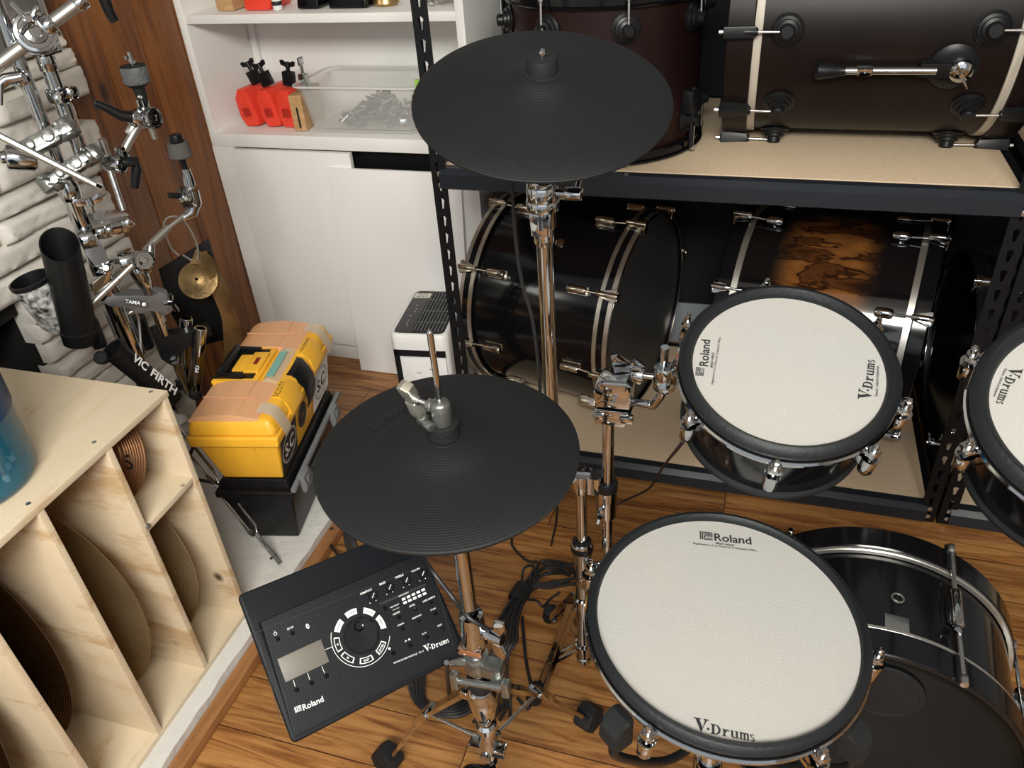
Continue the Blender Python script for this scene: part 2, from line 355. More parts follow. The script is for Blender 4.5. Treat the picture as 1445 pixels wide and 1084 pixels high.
def serif_word(M, c, X, n, w):
    """heavy serif 'V.Drums' drawn from strips, w wide"""
    n = V(n).normalized(); X = V(X); X = (X-n*X.dot(n)).normalized(); Y = n.cross(X); c = V(c); sc = w/6.9
    P = lambda x, y: c + X*(x-3.45)*sc + Y*(y-.65)*sc + n*.0004
    def poly(*p): M.fill([M.b.verts.new(P(*q)) for q in p])
    def rect(x0, y0, x1, y1): poly((x0, y0), (x1, y0), (x1, y1), (x0, y1))
    def ring(cx, cy, rx, ry, tx, ty, a0, a1, k=14):
        for i in range(k):
            a, b = a0+(a1-a0)*i/k, a0+(a1-a0)*(i+1)/k
            poly((cx+(rx-tx)*math.cos(a), cy+(ry-ty)*math.sin(a)), (cx+rx*math.cos(a), cy+ry*math.sin(a)), (cx+rx*math.cos(b), cy+ry*math.sin(b)), (cx+(rx-tx)*math.cos(b), cy+(ry-ty)*math.sin(b)))
    poly((.15, 1.55), (.6, 1.55), (1.02, .45), (.84, -.1)); poly((.84, -.1), (1.02, .45), (1.5, 1.55), (1.28, 1.55)); rect(-.05, 1.5, .8, 1.62); rect(1.1, 1.5, 1.7, 1.62)
    ring(1.62, .5, .15, .15, .149, .149, 0, 2*PI, 12)
    rect(2.05, 0, 2.32, 1.2); rect(1.9, 0, 2.5, .1); rect(1.9, 1.1, 2.5, 1.2); ring(2.4, .6, .62, .6, .26, .11, -PI/2, PI/2)
    rect(3.32, 0, 3.54, .85); rect(3.2, 0, 3.68, .09); rect(3.2, .77, 3.54, .85); ring(3.78, .5, .25, .36, .14, .15, .5, PI)
    rect(4.2, .2, 4.42, .85); rect(4.1, .77, 4.42, .85); ring(4.52, .25, .32, .27, .2, .14, PI, 1.75*PI); rect(4.72, 0, 4.94, .85); rect(4.62, .77, 4.94, .85); rect(4.72, 0, 5.05, .09)
    for x in (5.2, 5.58, 5.96): rect(x, 0, x+.19, .8); rect(x-.08, 0, x+.27, .09)
    rect(5.1, .77, 5.39, .85); ring(5.48, .55, .2, .3, .1, .14, 0, PI); ring(5.86, .55, .2, .3, .1, .14, 0, PI)
    ring(6.56, .63, .25, .22, .13, .12, .2*PI, 1.5*PI); ring(6.56, .23, .25, .23, .13, .12, -.8*PI, .5*PI)
    return M
# ================================================================== THE ROOM
def setting():
    struct(MB().box((.4, .2, -.02), (4.4, 4.9, .04)).build('floor', FLOOR))
    struct(MB().box((.4, .2, 2.47), (4.4, 4.9, .04)).build('ceiling', CEIL))
    struct(MB().box((2.62, .2, 1.22), (.04, 4.9, 2.45)).build('wall_right', WALLP))
    struct(MB().box((.4, 2.40, 1.22), (4.4, .06, 2.45)).build('wall_back', SLATEWALL))
    # stained pine boards between the stone and the cupboard
    M = MB(); y = 1.44
    for w in (.135, .15, .145, .16, .15):
        M.box((-1.64, y+w/2, 1.225), (.04, w-.003, 2.45), bev=.004); y += w
    M.box((-1.67, 1.86, 1.22), (.03, .9, 2.45))
    struct(M.build('wall_left', PANELWOOD))
    # stacked stone face, ragged at its free end
    rnd = random.Random(3); M = MB(); Mlow = MB(); z = .05
    while z < 1.13:
        h = min(rnd.uniform(.044, .072), 1.15-z)
        if h < .02: break
        y = 1.545 + rnd.uniform(-.03, .025)
        while y > -.9:
            L = rnd.uniform(.24, .62); y0 = y-L
            if z < .60 and y0 < 1.17:
                if y > 1.25: y0 = 1.17 + rnd.uniform(0, .02)
                else:
                    y = y0; continue
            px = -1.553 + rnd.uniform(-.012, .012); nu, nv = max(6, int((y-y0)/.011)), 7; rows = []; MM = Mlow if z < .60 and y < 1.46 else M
            for i in range(nu+1):
                u = i/nu; r = []
                for j in range(nv+1):
                    v = j/nv; e = min(min(u, 1-u)*(y-y0)/.012, min(v, 1-v)*h/.011, 1)
                    x = px - .013*(1-e)**2 + (rnd.uniform(-.0025, .0025) + .0025*math.sin(u*9+z*50))*(e > .4)
                    r.append((x, y0+(y-y0)*u + .002, z + .001 + (h-.003)*v + .006*math.sin(y0*9+u*2.1+z*30)*v))
                rows.append([(-1.62, r[0][1], r[0][2])] + r + [(-1.62, r[-1][1], r[-1][2])])
            vs = MM.grid(rows, False); MM.fill(vs[0]); MM.fill(vs[-1])
            y = y0 - .002
        z += h
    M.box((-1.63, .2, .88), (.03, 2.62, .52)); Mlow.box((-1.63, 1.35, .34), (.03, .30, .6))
    struct(M.build('wall_stone', STONE, sharp=60)); struct(Mlow.build('wall_stone_base', GREY_SHADED_STONE, sharp=60))  # lower stones are the same wall, shade painted into their darker colour
    M = MB(); M.box((-1.95, .35, .35), (.03, 1.75, .75)); M.box((-1.78, 1.205, .35), (.36, .03, .75)); M.box((-1.78, .35, .64), (.36, 1.75, .03)); M.box((-1.78, .35, .04), (.36, 1.75, .02))
    struct(M.build('wall_firebox', SOOT))
    M = MB(); rnd = random.Random(9)
    for k in range(4): M.box((-1.56+rnd.uniform(0, .012), 1.195, .085+k*.085), (.06, .1, .08), bev=.012)
    struct(M.build('trim_firebox', GREY_SHADED_STONE))
    # raised hearth slab with its wooden edging
    M = MB(); rows = []
    rnd = random.Random(5)
    for i in range(60):
        y = -.9 + i*2.42/59; o = rnd.uniform(-.003, .003)
        rows.append([(-1.66, y, 0), (-1.66, y, .05), (-1.3, y, .05+rnd.uniform(-.0015, .001)), (-1.0, y, .05), (-.972+o, y, .05), (-.965+o, y, .045), (-.965+o*.6, y, .02), (-.965, y, 0)])
    vs = M.grid(rows, False); M.fill(vs[0]); M.fill(vs[-1])
    struct(M.build('trim_hearth', HEARTH))
    struct(MB().box((-.949, .31, .014), (.032, 2.42, .028), bev=.006).build('trim_hearth_edge', TRIMW))
setting()

def wall_mirror():
    t = thing('wall_mirror', 'smoky mirror panel standing on the white stone ledge behind the chrome stands', 'mirror', (-1.575, 1.0, 1.15))
    M = MB(); M.box((-1.575, .98, 1.5), (.012, 1.1, .7)); M.build('mirror_pane', GLASS, t)
    M = MB(); M.box((-1.572, 1.535, 1.5), (.018, .012, .7), bev=.003); M.build('edge_strip', ALU, t)
wall_mirror()

# ================================================================== BUILT-IN CUPBOARD
def cupboard():
    t = thing('built_in_cupboard', 'white painted built-in cupboard with open shelves above a flush door', 'cupboard', (-1.2, 2.2, 0))
    L, Rr, F, B = -1.62, -.765, 2.035, 2.345
    M = MB(); M.box((L+.012, (F+B)/2, .9), (.024, B-F, 1.8), bev=.003); M.box((Rr-.012, (F+B)/2, .9), (.024, B-F, 1.8), bev=.003)
    M.box((L+.035, F+.012, .37), (.07, .03, .74)); M.box((Rr-.03, F+.012, .36), (.06, .03, .72)); M.build('side_panel', WHITE, t)
    M = MB(); M.box(((L+Rr)/2, B-.006, .9), (Rr-L, .012, 1.8)); M.box((L+.035, B-.02, 1.3), (.022, .02, 1.0), bev=.004); M.build('back_panel', WHITE, t)
    MB().box(((L+Rr)/2, (F+B)/2-.002, .760), (Rr-L, B-F, .040), bev=.004).build('shelf', WHITE, t)
    MB().box(((L+Rr)/2, (F+B)/2, 1.0955), (Rr-L-.03, B-F-.004, .024), bev=.003).build('shelf', WHITE, t)
    MB().box(((L+Rr)/2, (F+B)/2, 1.62), (Rr-L-.03, B-F, .024), bev=.003).build('shelf', WHITE, t)
    MB().box((-1.355, F+.004, .4005), (.40, .02, .667), bev=.003).build('door', WHITE, t)
    MB().box((-1.18, F+.03, .03), (.86, .03, .07), bev=.006).build('base_rail', WHITE, t)
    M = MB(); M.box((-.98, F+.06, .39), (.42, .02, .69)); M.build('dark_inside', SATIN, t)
cupboard()
def board():
    a = at(465, 236, y=2.025); b = at(520, 523, y=1.985)
    M = MB(); o = V((0, .011, 0)); w = V((.42, 0, 0)); zt = .692
    p = [V((-1.232, 1.985, .002)), V((-1.232+.40, 1.985, .002)), V((-1.232+.42, 2.020, zt)), V((-1.232, 2.020, zt))]
    M.prism(p, o, .002)
    tag(M.build('loose_board', PANELW), 'loose white board leaning upright against the cupboard front', 'board')
board()

# ---- things on the cupboard shelves
DEEPRED = mat('shadowed red plastic', (.42, .02, .012), .45)
PARTS = mat('dull steel hardware', (.20, .22, .245), .3, .9)
FROST = mat('frosted rim', (.80, .79, .75), .35, alpha=.7)
def jam_blocks():
    g = 'red jam blocks on the cupboard shelf'
    for i, (px, py, lab, tilt) in enumerate(((344, 141, 'red hexagonal jam block nearest the cupboard side wall', -.10), (374, 139, 'red jam block in the middle of the three, black clamp leaning left', -.12), (400, 140, 'red jam block beside the wooden block, upright black wing clamp', .02))):
        c = at(px, py, y=2.10); c.z = .781 + .056
        t = thing('jam_block', lab, 'percussion block', (c.x, c.y, .781), g)
        ax = V((math.cos(tilt), 0, -math.sin(tilt))); up = V((math.sin(tilt), 0, math.cos(tilt)))
        pr = [(-.029, -.024), (-.017, -.054), (.026, -.054), (.031, -.03), (.022, .036), (.010, .053), (-.012, .055), (-.028, .03)]
        M = MB(); M.prism([c + ax*x + up*z for x, z in pr], (0.01, .12, 0), .005); M.build('block_body', REDPL, t)
        M = MB(); M.box(c + ax*.0 - V((0, .001, 0)) - up*.012, (.024, .006, .026), (ax, V((0, 1, 0)), up), .002); M.build('slot_frame', DEEPRED, t)
        k = c + up*.056 + V((0.004 + (.024 if i == 0 else 0), .04 + (.02 if i == 0 else 0), 0)); u2 = (up + ax*(-.25, -.2, .1)[i]).normalized(); a2 = u2.cross(V((0, 1, 0))).normalized()
        M = MB(); M.box(k + u2*.022, (.034, .022, .040), (a2, V((0, 1, 0)), u2), .003); M.cyl(k+u2*.01+V((0, -.011, 0)), k+u2*.01+V((0, -.014, 0)), .006); c2 = M.build('clamp', SATIN, t)
        M = MB(); M.cyl(k+u2*.042, k+u2*.055, .006); M.wing(k+u2*.054, u2, a2, .044, .013, .008); M.build('wing_screw', SATIN, c2)
jam_blocks()
def wood_block():
    c = at(418, 148, y=2.075); c.z = .781+.052
    t = thing('wood_block', 'narrow varnished wood block with a slot, against the frosted tub', 'percussion block', (c.x, c.y, .781))
    M = MB(); X = V((1, .12, 0)).normalized(); Y = V((-.12, 1, 0)).normalized()
    M.box(c+Y*.07, (.040, .15, .104), (X, Y, V((0, 0, 1))), .006); M.build('block_body', BLOCKWOOD, t)
    M = MB(); M.box(c - Y*.0055 + V((.002, 0, -.012)), (.005, .004, .06), (X, Y, V((0, 0, 1)))); M.build('slot', INK, t)
    k = c + V((.012, .05, .052)); M = MB(); M.box(k+V((0, 0, .024)), (.026, .02, .048), bev=.003); cl = M.build('clamp', CHROME, t)
    M = MB(); M.cyl(k+V((0, 0, .048)), k+V((0, 0, .075)), .0045); M.box(k+V((0, 0, .082)), (.008, .024, .022), bev=.003); M.build('wing_screw', CHROME, cl)
wood_block()
def storage_tub():
    z0 = .781
    t = thing('storage_tub', 'frosted clear plastic tub full of metal drum hardware on the shelf', 'tub', (-1.15, 2.18, z0))
    def ring(x0, x1, y0, y1, z, r, k=5):
        p = []
        for cx, cy, a0 in ((x1-r, y1-r, 0), (x0+r, y1-r, PI/2), (x0+r, y0+r, PI), (x1-r, y0+r, 1.5*PI)):
            for i in range(k+1):
                a = a0 + PI/2*i/k; p.append((cx+r*math.cos(a), cy+r*math.sin(a), z))
        return p
    x0, x1, y0, y1 = -1.285, -.955, 2.065, 2.275; e = .026
    M = MB(); zt = z0+.135
    rows = [ring(x0+.02, x1-.02, y0+.02, y1-.02, z0, .02), ring(x0, x1, y0, y1, z0+.012, .025), ring(x0-e*.9, x1+e*.9, y0-e*.35, y1+e*.35, zt-.006, .034), ring(x0-e*1.3, x1+e*1.3, y0-e*.7, y1+e*.7, zt-.004, .038), ring(x0-e*1.3, x1+e*1.3, y0-e*.7, y1+e*.7, zt, .038), ring(x0-e*.9, x1+e*.9, y0-e*.3, y1+e*.3, zt, .034), ring(x0+.003, x1-.003, y0+.003, y1-.003, z0+.014, .025), ring(x0+.022, x1-.022, y0+.022, y1-.022, z0+.004, .02)]
    vs = M.grid(rows); M.fill(vs[0]); M.fill(vs[-1]); M.build('tub_body', BIN, t)
    M = MB(); loop = ring(x0-e*1.35, x1+e*1.35, y0-e*.75, y1+e*.75, zt-.003, .038, 8); M.tube(loop+[loop[0]], .0032, 8, False); M.build('tub_rim', FROST, t)
    M = MB(); loop = ring(x0+.004, x1-.004, y0+.004, y1-.004, z0+.007, .025, 8); M.tube(loop+[loop[0]], .003, 8, False); M.build('tub_base_edge', BIN, t)
    rnd = random.Random(4); M = MB()
    for i in range(150):
        px = rnd.gauss(-1.10, .065); py = rnd.uniform(2.10, 2.24); px = min(max(px, -1.262), -.985)
        hmax = .072*math.exp(-((px+1.09)/.1)**2)
        c = V((px, py, z0+.012+rnd.uniform(0, hmax))); d = V((rnd.uniform(-1, 1), rnd.uniform(-1, 1), rnd.uniform(-.4, .4))).normalized()
        k = rnd.random(); s = rnd.uniform(.008, .02)
        if k < .5: M.cyl(c-d*s, c+d*s, rnd.uniform(.0025, .005), seg=8)
        elif k < .8: M.box(c, (s*1.4, s, s*.6), frame(d), .002)
        else: M.torus(c, d, s*.7, .0022, 14, 6)
    o = M.build('loose_hardware', PARTS); o['kind'] = 'stuff'; tag(o, 'heap of loose chrome nuts, rods and clamps inside the frosted tub', 'drum hardware'); o.location.z += 0
    M = MB(); k = at(590, 128, y=2.1); M.box(k, (.02, .03, .028), bev=.005); M.box(k+V((0, 0, .02)), (.012, .012, .02), bev=.003)
    tag(M.build('plastic_clip', GREEN), 'lime green clip at the end of the frosted tub', 'clip')
storage_tub()
def top_shelf():
    zs = 1.109
    def P(u, v, dy=0): p = at(u, v, y=2.09+dy); p.z = zs; return p
    c = P(318, 8); M = MB(); M.box(c+V((0, .06, .05)), (.055, .13, .10), bev=.004); M.box(c+V((0, .06, .103)), (.05, .12, .008), bev=.002); M.box(c+V((0, -.006, .05)), (.03, .004, .012)); M.cyl(c+V((0, -.007, .07)), c+V((0, -.004, .07)), .005)
    tag(M.build('brown_block', BLOCKWOOD), 'brown wooden block at the left end of the upper shelf', 'block')
    c = P(362, 8); t = thing('red_block', 'red plastic block on the upper shelf next to the brown one', 'percussion block', (c.x, c.y, zs))
    M = MB(); M.prism([c+V((x, -.005, z)) for x, z in ((-.036, .004), (-.03, 0), (.04, 0), (.05, .02), (.035, .09), (-.03, .09))], (0, .12, 0), .004); M.build('block_body', REDPL, t)
    c = P(391, 6); M = MB(); M.lathe([(.0, 0), (.012, 0), (.013, .004), (.013, .07), (.009, .085), (0, .087)], c, (0, 0, 1), 24); t = thing('striped_bottle', 'small black and white striped bottle between red block and black case', 'bottle', c)
    M.build('bottle_body', PAINT, t); M = MB()
    for z in (.012, .03, .048): M.lathe([(.0132, z), (.0136, z+.002), (.0136, z+.008), (.0132, z+.01)], c, (0, 0, 1), 24)
    M.build('stripe_band', INK, t)
    for (u0, u1, v, lab) in ((418, 450, 10, 'glossy black case on the upper shelf, narrower of the two'), (462, 518, 8, 'glossy black case on the upper shelf, wider of the two')):
        a, b = P(u0, v), P(u1, v); w = b.x-a.x; c = (a+b)/2
        t = thing('black_case', lab, 'case', c)
        M = MB(); M.hexa([c+V((sx*w/2, sy*.07+.07, 0)) for sx, sy in ((-1, -1), (1, -1), (1, 1), (-1, 1))], [c+V((sx*w*.42, sy*.06+.075, .075)) for sx, sy in ((-1, -1), (1, -1), (1, 1), (-1, 1))], .008); M.build('case_body', GLOSS, t)
        M = MB(); M.box(c+V((0, .07, .08)), (w*.7, .1, .012), bev=.004); M.build('lid', GLOSS, t)
    c = P(533, 2); M = MB(); M.lathe([(0, 0), (.03, 0), (.036, .006), (.03, .03), (.022, .05), (0, .055)], c+V((0, .05, 0)), (0, 0, 1), 32)
    for k in range(20): M.cyl(c+V((.033*math.cos(k*PI/10), .05+.033*math.sin(k*PI/10), .008)), c+V((.026*math.cos(k*PI/10), .05+.026*math.sin(k*PI/10), .04)), .0025, seg=6)
    tag(M.build('gold_bell', TANGOLD), 'small gold metal bell near the middle of the upper shelf', 'bell')
    c = P(622, 2); M = MB(); rnd = random.Random(8)
    for i in range(26):
        q = c + V((rnd.uniform(-.04, .03), rnd.uniform(0, .12), rnd.uniform(.006, .03))); d = V((rnd.uniform(-1, 1), rnd.uniform(-1, 1), rnd.uniform(-.3, .3))).normalized()
        M.cyl(q-d*.014, q+d*.014, .004, seg=8)
        if i % 3 == 0: M.box(q, (.02, .012, .01), frame(d), .002)
    o = M.build('metal_fittings', STEEL); o['kind'] = 'stuff'; tag(o, 'pile of loose steel fittings at the right end of the upper shelf', 'drum hardware')
top_shelf()

# ================================================================== METAL SHELVING
def key_slots(M_unused=None): pass
def slotted_flange(M, x0, x1, y, z0, z1, pitch=.0435, axis='x', th=.0022):
    """steel strip with key-hole slots cut through; runs in z, faces y (axis x) or faces x (axis y)"""
    n = int((z1-z0)/pitch); w = x1-x0; cxm = (x0+x1)/2
    def P(a, z): return V((a, y, z)) if axis == 'x' else V((y, a, z))
    ht = V((0, th, 0)) if axis == 'x' else V((th, 0, 0))
    def hole(zc):
        r, s = w*.17, w*.085; pts = []
        for k in range(9): a = -PI*.22 + (PI*1.44)*k/8; pts.append((cxm + r*math.cos(a), zc+.006 + r*math.sin(a)))
        pts += [(cxm-s, zc-.011), (cxm-s*.5, zc-.014), (cxm+s*.5, zc-.014), (cxm+s, zc-.011)]
        return pts
    for i in range(n):
        a, b = z0+i*pitch, (z0+(i+1)*pitch if i < n-1 else z1); zc = (a+z0+(i+1)*pitch)/2
        H = hole(zc); H.sort(key=lambda p: math.atan2(p[1]-zc, p[0]-cxm)); k = len(H)
        def outer(p):
            dx, dz = p[0]-cxm, p[1]-zc; hx = w/2; h0, h1 = zc-a, b-zc
            t = min(hx/abs(dx) if abs(dx) > 1e-9 else 1e9, (h1/dz if dz > 1e-9 else (h0/-dz if dz < -1e-9 else 1e9)))
            return (cxm+dx*t, zc+dz*t)
        cor = [(x0, a), (x1, a), (x1, b), (x0, b)]
        ring = [(p, outer(p)) for p in H]
        for off in (V((0, 0, 0)), ht):
            hv = [M.b.verts.new(P(*p)+off) for p, q in ring]; ov = [M.b.verts.new(P(*q)+off) for p, q in ring]
            for j in range(k):
                j2 = (j+1) % k; q1, q2 = ring[j][1], ring[j2][1]
                extra = [c for c in cor if not (abs(q1[0]-q2[0]) < 1e-6 or abs(q1[1]-q2[1]) < 1e-6) and ((abs(q1[0]-c[0]) < 1e-6 and abs(q2[1]-c[1]) < 1e-6) or (abs(q1[1]-c[1]) < 1e-6 and abs(q2[0]-c[0]) < 1e-6))]
                M.fill([hv[j], ov[j]] + [M.b.verts.new(P(*c)+off) for c in extra] + [ov[j2], hv[j2]])
            if off.length == 0: h0v = hv
            else:
                for j in range(k): M.fill([h0v[j], hv[j], hv[(j+1) % k], h0v[(j+1) % k]])
    return M
def rack(x0, x1, label, left=True):
    t = thing('shelving_rack', label, 'shelving', ((x0+x1)/2, 1.95, 0), 'black metal shelving racks')
    F, B = 1.64, 2.275; w = .036
    for (x, s) in ((x0, 1), (x1, -1)):
        for y, sy in ((F, 1), (B, -1)):
            M = MB(); xa, xb = (x, x+w) if s == 1 else (x-w, x)
            slotted_flange(M, xa, xb, y, 0, 1.75)
            ya, yb = (y, y+w) if sy == 1 else (y-w, y)
            slotted_flange(M, ya, yb, x if s == 1 else x-.002, 0, 1.75, axis='y')
            p = M.build('post', RACK, t, sharp=20)
            if y == F:
                M = MB()
                for z in (.832, .806, .042, .018): M.lathe([(.0065, 0), (.006, .0016), (.003, .0024), (0, .0024)], (xa+w*.55, y-.0002, z), (0, -1, 0), 14)
                M.build('rivet', STEEL, p)
    for zt, zb in ((.846, .798), (.052, .004)):
        for y, s in ((F+.004, 1), (B-.004, -1)):
            M = MB(); za, zc = zb, zt
            M.prism([(x0+w*.6, y-.002*s, zc), (x0+w*.6, y-.014*s, zc-.012), (x0+w*.6, y-.014*s, za+.004), (x0+w*.6, y-.008*s, za), (x0+w*.6, y+.006*s, za), (x0+w*.6, y+.006*s, zc-.014), (x0+w*.6, y+.02*s, zc-.014), (x0+w*.6, y+.02*s, zc)] if s == 1 else
                    [(x0+w*.6, y-.006, zc), (x0+w*.6, y+.004, zc), (x0+w*.6, y+.004, za), (x0+w*.6, y-.006, za)], (x1-x0-w*1.2, 0, 0), .002)
            M.build('beam', RAIL if s == 1 else RACK, t)
        for x, s in ((x0+.004, 1), (x1-.004, -1)):
            MB().box((x+.012*s, (F+B)/2, (zt+zb)/2), (.022, B-F-.02, zt-zb), bev=.003).build('side_beam', RACK, t)
        MB().box(((x0+x1)/2, (F+B)/2+.004, zt-.005), (x1-x0-.05, B-F-.05, .012), bev=.001).build('shelf_board', CHIP, t)
    return t
rack(-.7305, .4965, 'black metal shelving rack with two particle board shelves, holding bass drums')
rack(.5035, 1.73, 'second black metal shelving rack, standing against the first at the right')
def backdrop():
    M = MB(); rows = []
    for i in range(80):
        x = -.66 + i*2.35/79; y = 2.352 + .004*math.sin(x*17) + .003*math.sin(x*41+1)
        rows.append([(x, y, .168 + .003*math.sin(x*7)), (x, y+.004, .5), (x, y+.006, 1.1), (x, y+.01, 1.75)])
    M.grid(rows, False)
    o = M.build('backdrop_cloth', NAVY, sharp=80); tag(o, 'dark navy cloth hanging behind the shelving rack', 'cloth')
backdrop()
# ================================================================== DRUMS ON THE RACK
class Axis:
    def __init__(s, x, y, zc, yaw):
        s.c = V((x, y, zc)); s.a = V((math.cos(yaw), math.sin(yaw), 0)); s.e1 = V((math.sin(yaw), -math.cos(yaw), 0)); s.e2 = V((0, 0, 1))
    def p(s, t, r, deg): a = math.radians(deg); return s.c + s.a*t + (s.e1*math.cos(a) + s.e2*math.sin(a))*r
    def out(s, deg): a = math.radians(deg); return s.e1*math.cos(a) + s.e2*math.sin(a)
    def tan(s, deg): a = math.radians(deg); return -s.e1*math.sin(a) + s.e2*math.cos(a)
def ring_prof(M, A, r0, r1, t0, t1, e=.002, seg=96):
    """rectangular-section hoop"""
    pr = [(r0, t0), (r1-e, t0), (r1, t0+e), (r1, t1-e), (r1-e, t1), (r0, t1), (r0, t0)]
    M.lathe(pr, A.c, A.a, seg); return M
def bass_drum(name, label, x, y, zc, yaw, R, t0, t1, shellm, hoopm, stripm, metal, lugs, kind, hw=.036, group='bass drums on the rack', headm=(HEADBLK, HEADBLK), shell_local=False, strip_at='out', loc=None):
    """t0,t1: outer faces of the two hoops along the axis; lugs: angles round the shell (0 front, 90 top)"""
    A = Axis(x, y, zc, yaw); t = thing(name, label, 'bass drum', (x, y, zc-R) if loc is None else loc, group)
    rs = R-.012
    if shell_local:
        me = MB(); L0 = t0+hw*.7; me.lathe([(rs, L0), (rs, t1-hw*.7)], (0, 0, 0), (1, 0, 0), 128)
        o = me.build('shell', shellm, None); o.parent = t; o.location = A.c + A.a*((t0+t1)/2*0) - t.location; o.rotation_euler.z = yaw
    else:
        M = MB(); M.lathe([(rs-.006, t0+.012), (rs, t0+.012), (rs, t1-.012), (rs-.006, t1-.012)], A.c, A.a, 128); M.build('shell', shellm, t)
    for k, (ta, tb, s) in enumerate(((t0, t0+hw, -1), (t1-hw, t1, 1))):
        M = MB(); ring_prof(M, A, R-.008, R, ta, tb); h = M.build('hoop', hoopm, t)
        M = MB()
        if strip_at == 'out':      # strips on the hoop's face
            for q in ((ta+.0005, ta+.012), (tb-.013, tb-.0005)): ring_prof(M, A, R-.002, R+.0012, q[0], q[1], .0006)
        elif strip_at == 'inner':  # one strip at the shell side
            q = (tb-.001, tb+.007) if s == -1 else (ta-.007, ta+.001); ring_prof(M, A, R-.010, R-.002, q[0], q[1], .0015)
        else:
            q = (tb+.0, tb+.016) if s == -1 else (ta-.016, ta); ring_prof(M, A, R-.012, R-.006, q[0], q[1], .001)
        M.build('hoop_strip', stripm, h)
        ti = (ta+.010) if s == -1 else (tb-.010)
        if strip_at == 'out':
            q = ta if s == -1 else tb
            M = MB(); M.lathe([(R-.0085, q-.001*s), (R-.0085, q+.0008*s), (R-.004, q+.0008*s), (R-.004, q-.001*s)], A.c, A.a, 96); M.build('hoop_edge', metal, h)
        M = MB(); M.lathe([(rs-.002, ti+.004*s*-1), (R-.009, ti), (R-.016, ti+.004*s*.5), (R-.03, ti), (0, ti)], A.c, A.a, 96); M.build('drum_head', headm[k], t)
    for deg in lugs:
        o, tn = A.out(deg), A.tan(deg)
        if kind == 'tube' or kind == 'capsule':
            for s, th, edge in ((-1, t0, t0+hw), (1, t1, t1-hw)):
                tl = edge - s*.062; c = A.p(tl, rs+.012, deg)
                M = MB(); 
                if kind == 'tube':
                    M.box(c - o*.003, (.05, .020, .020), (A.a, tn, o), .004); M.box(c-o*.011, (.056, .024, .006), (A.a, tn, o), .002)
                    M.rcyl(c - A.a*.026 + o*.003, c + A.a*.026 + o*.003, .010)
                else:
                    M.rcyl(c - A.a*.022, c + A.a*.022, .012, .009); M.cyl(A.p(tl, rs, deg), A.p(tl, rs+.01, deg), .009)
                M.build('lug', metal, t)
                M = MB(); M.cyl(c + A.a*s*.02, A.p(th + s*.004, R+.008, deg), .003, seg=10); M.build('tension_rod', metal, t)
                cc = A.p((th+edge)/2, R+.003, deg); M = MB()
                M.prism([A.p(edge+s*.004-s*.006, R+.001, deg)+tn*.006, A.p(th, R+.001, deg)+tn*.018, A.p(th+s*.006, R+.001, deg)+tn*.016, A.p(th+s*.006, R+.001, deg)-tn*.016, A.p(th, R+.001, deg)-tn*.018, A.p(edge+s*.004-s*.006, R+.001, deg)-tn*.006], o*.010, .002)
                M.box(A.p(th+s*.005, R-.008, deg), (.006, .024, .022), (A.a, tn, o), .002); M.rcyl(A.p(edge-s*.004, R+.009, deg), A.p(th+s*.010, R+.009, deg), .0075, .002)
                M.build('claw', metal, t)
        elif kind == 'turret':
            for s, th, edge in ((-1, t0, t0+hw), (1, t1, t1-hw)):
                tl = edge - s*.062; c = A.p(tl, rs, deg)
                M = MB(); M.lathe([(.031, 0), (.0318, .003), (.027, .006), (.0263, .010), (.021, .012), (.0203, .018), (.0145, .02), (.014, .030), (.011, .033), (0, .033)], c, o, 36); M.build('lug', metal, t)
                M = MB(); M.cyl(c + o*.026, A.p(th, R+.012, deg), .0026, seg=10); M.build('tension_rod', STEEL, t)
                M = MB(); M.prism([A.p(edge-s*.004, R, deg)+o*.006, A.p(edge-s*.004, R, deg)+o*.018, A.p(th+s*.004, R, deg)+o*.024, A.p(th+s*.004, R, deg)-o*.012, A.p(th, R, deg)-o*.012, A.p(th, R, deg)+o*.001, A.p(edge, R, deg)+o*.001], tn*.022, .002)
                for v in M.b.verts: v.co -= tn*.011
                M.rcyl(A.p(edge-s*.008, R+.012, deg), A.p(th+s*.006, R+.012, deg), .0085); M.build('claw', metal, t)
                M = MB(); M.cyl(A.p(th+s*.006, R+.012, deg), A.p(th+s*.014, R+.012, deg), .004, seg=8); M.build('bolt_head', STEEL, t)
        elif kind == 'snaretube':
            for s, th, edge in ((-1, t0, t0+hw), (1, t1, t1-hw)):
                pass
    return A, t
# --- upper shelf: walnut bass drum on its side
A, T = bass_drum('bass_drum', 'dark walnut bass drum lying on the upper shelf board, black round lugs', .190, 1.98, .852+.25, .0, .25, -.292, .292, BROWNSHELL, BROWNSHELL, HOOPSTRIP, SATIN, (3, 39, 75, 111, 147, -34.5, -71), 'turret', hw=.052, strip_at='in2')
c = A.p(.128, .24, -13); o = A.out(-13)
M = MB(); M.lathe([(.044, 0), (.044, .004), (.038, .008), (.026, .012), (0, .012)], c, o, 40); M.box(c+o*.012-A.a*.02, (.08, .03, .02), (A.a, A.tan(-13), o), .006); M.build('spur_bracket', SATIN, T)
M = MB(); M.lathe([(.021, 0), (.022, .004), (.020, .014), (.014, .018), (.006, .02), (0, .02)], c+o*.012+A.a*.012, o, 32); M.wing(c+o*.03+A.a*.012, o, A.tan(-13)-A.a*.6, .05, .01, .006); M.build('spur_knob', CHROME, T)
M = MB(); M.cyl(c+o*.02-A.a*.03, c+o*.022-A.a*.205, .0075); M.box(c+o*.021-A.a*.155, (.03, .016, .016), (A.a, A.tan(-13), o), .003); M.build('spur_leg', CHROME, T)
M = MB(); M.lathe([(.0, 0), (.010, 0), (.010, .012), (.013, .02), (.017, .05), (.012, .056), (0, .056)], c+o*.022-A.a*.19, -A.a, 24); M.build('rubber_foot', SATIN, T)
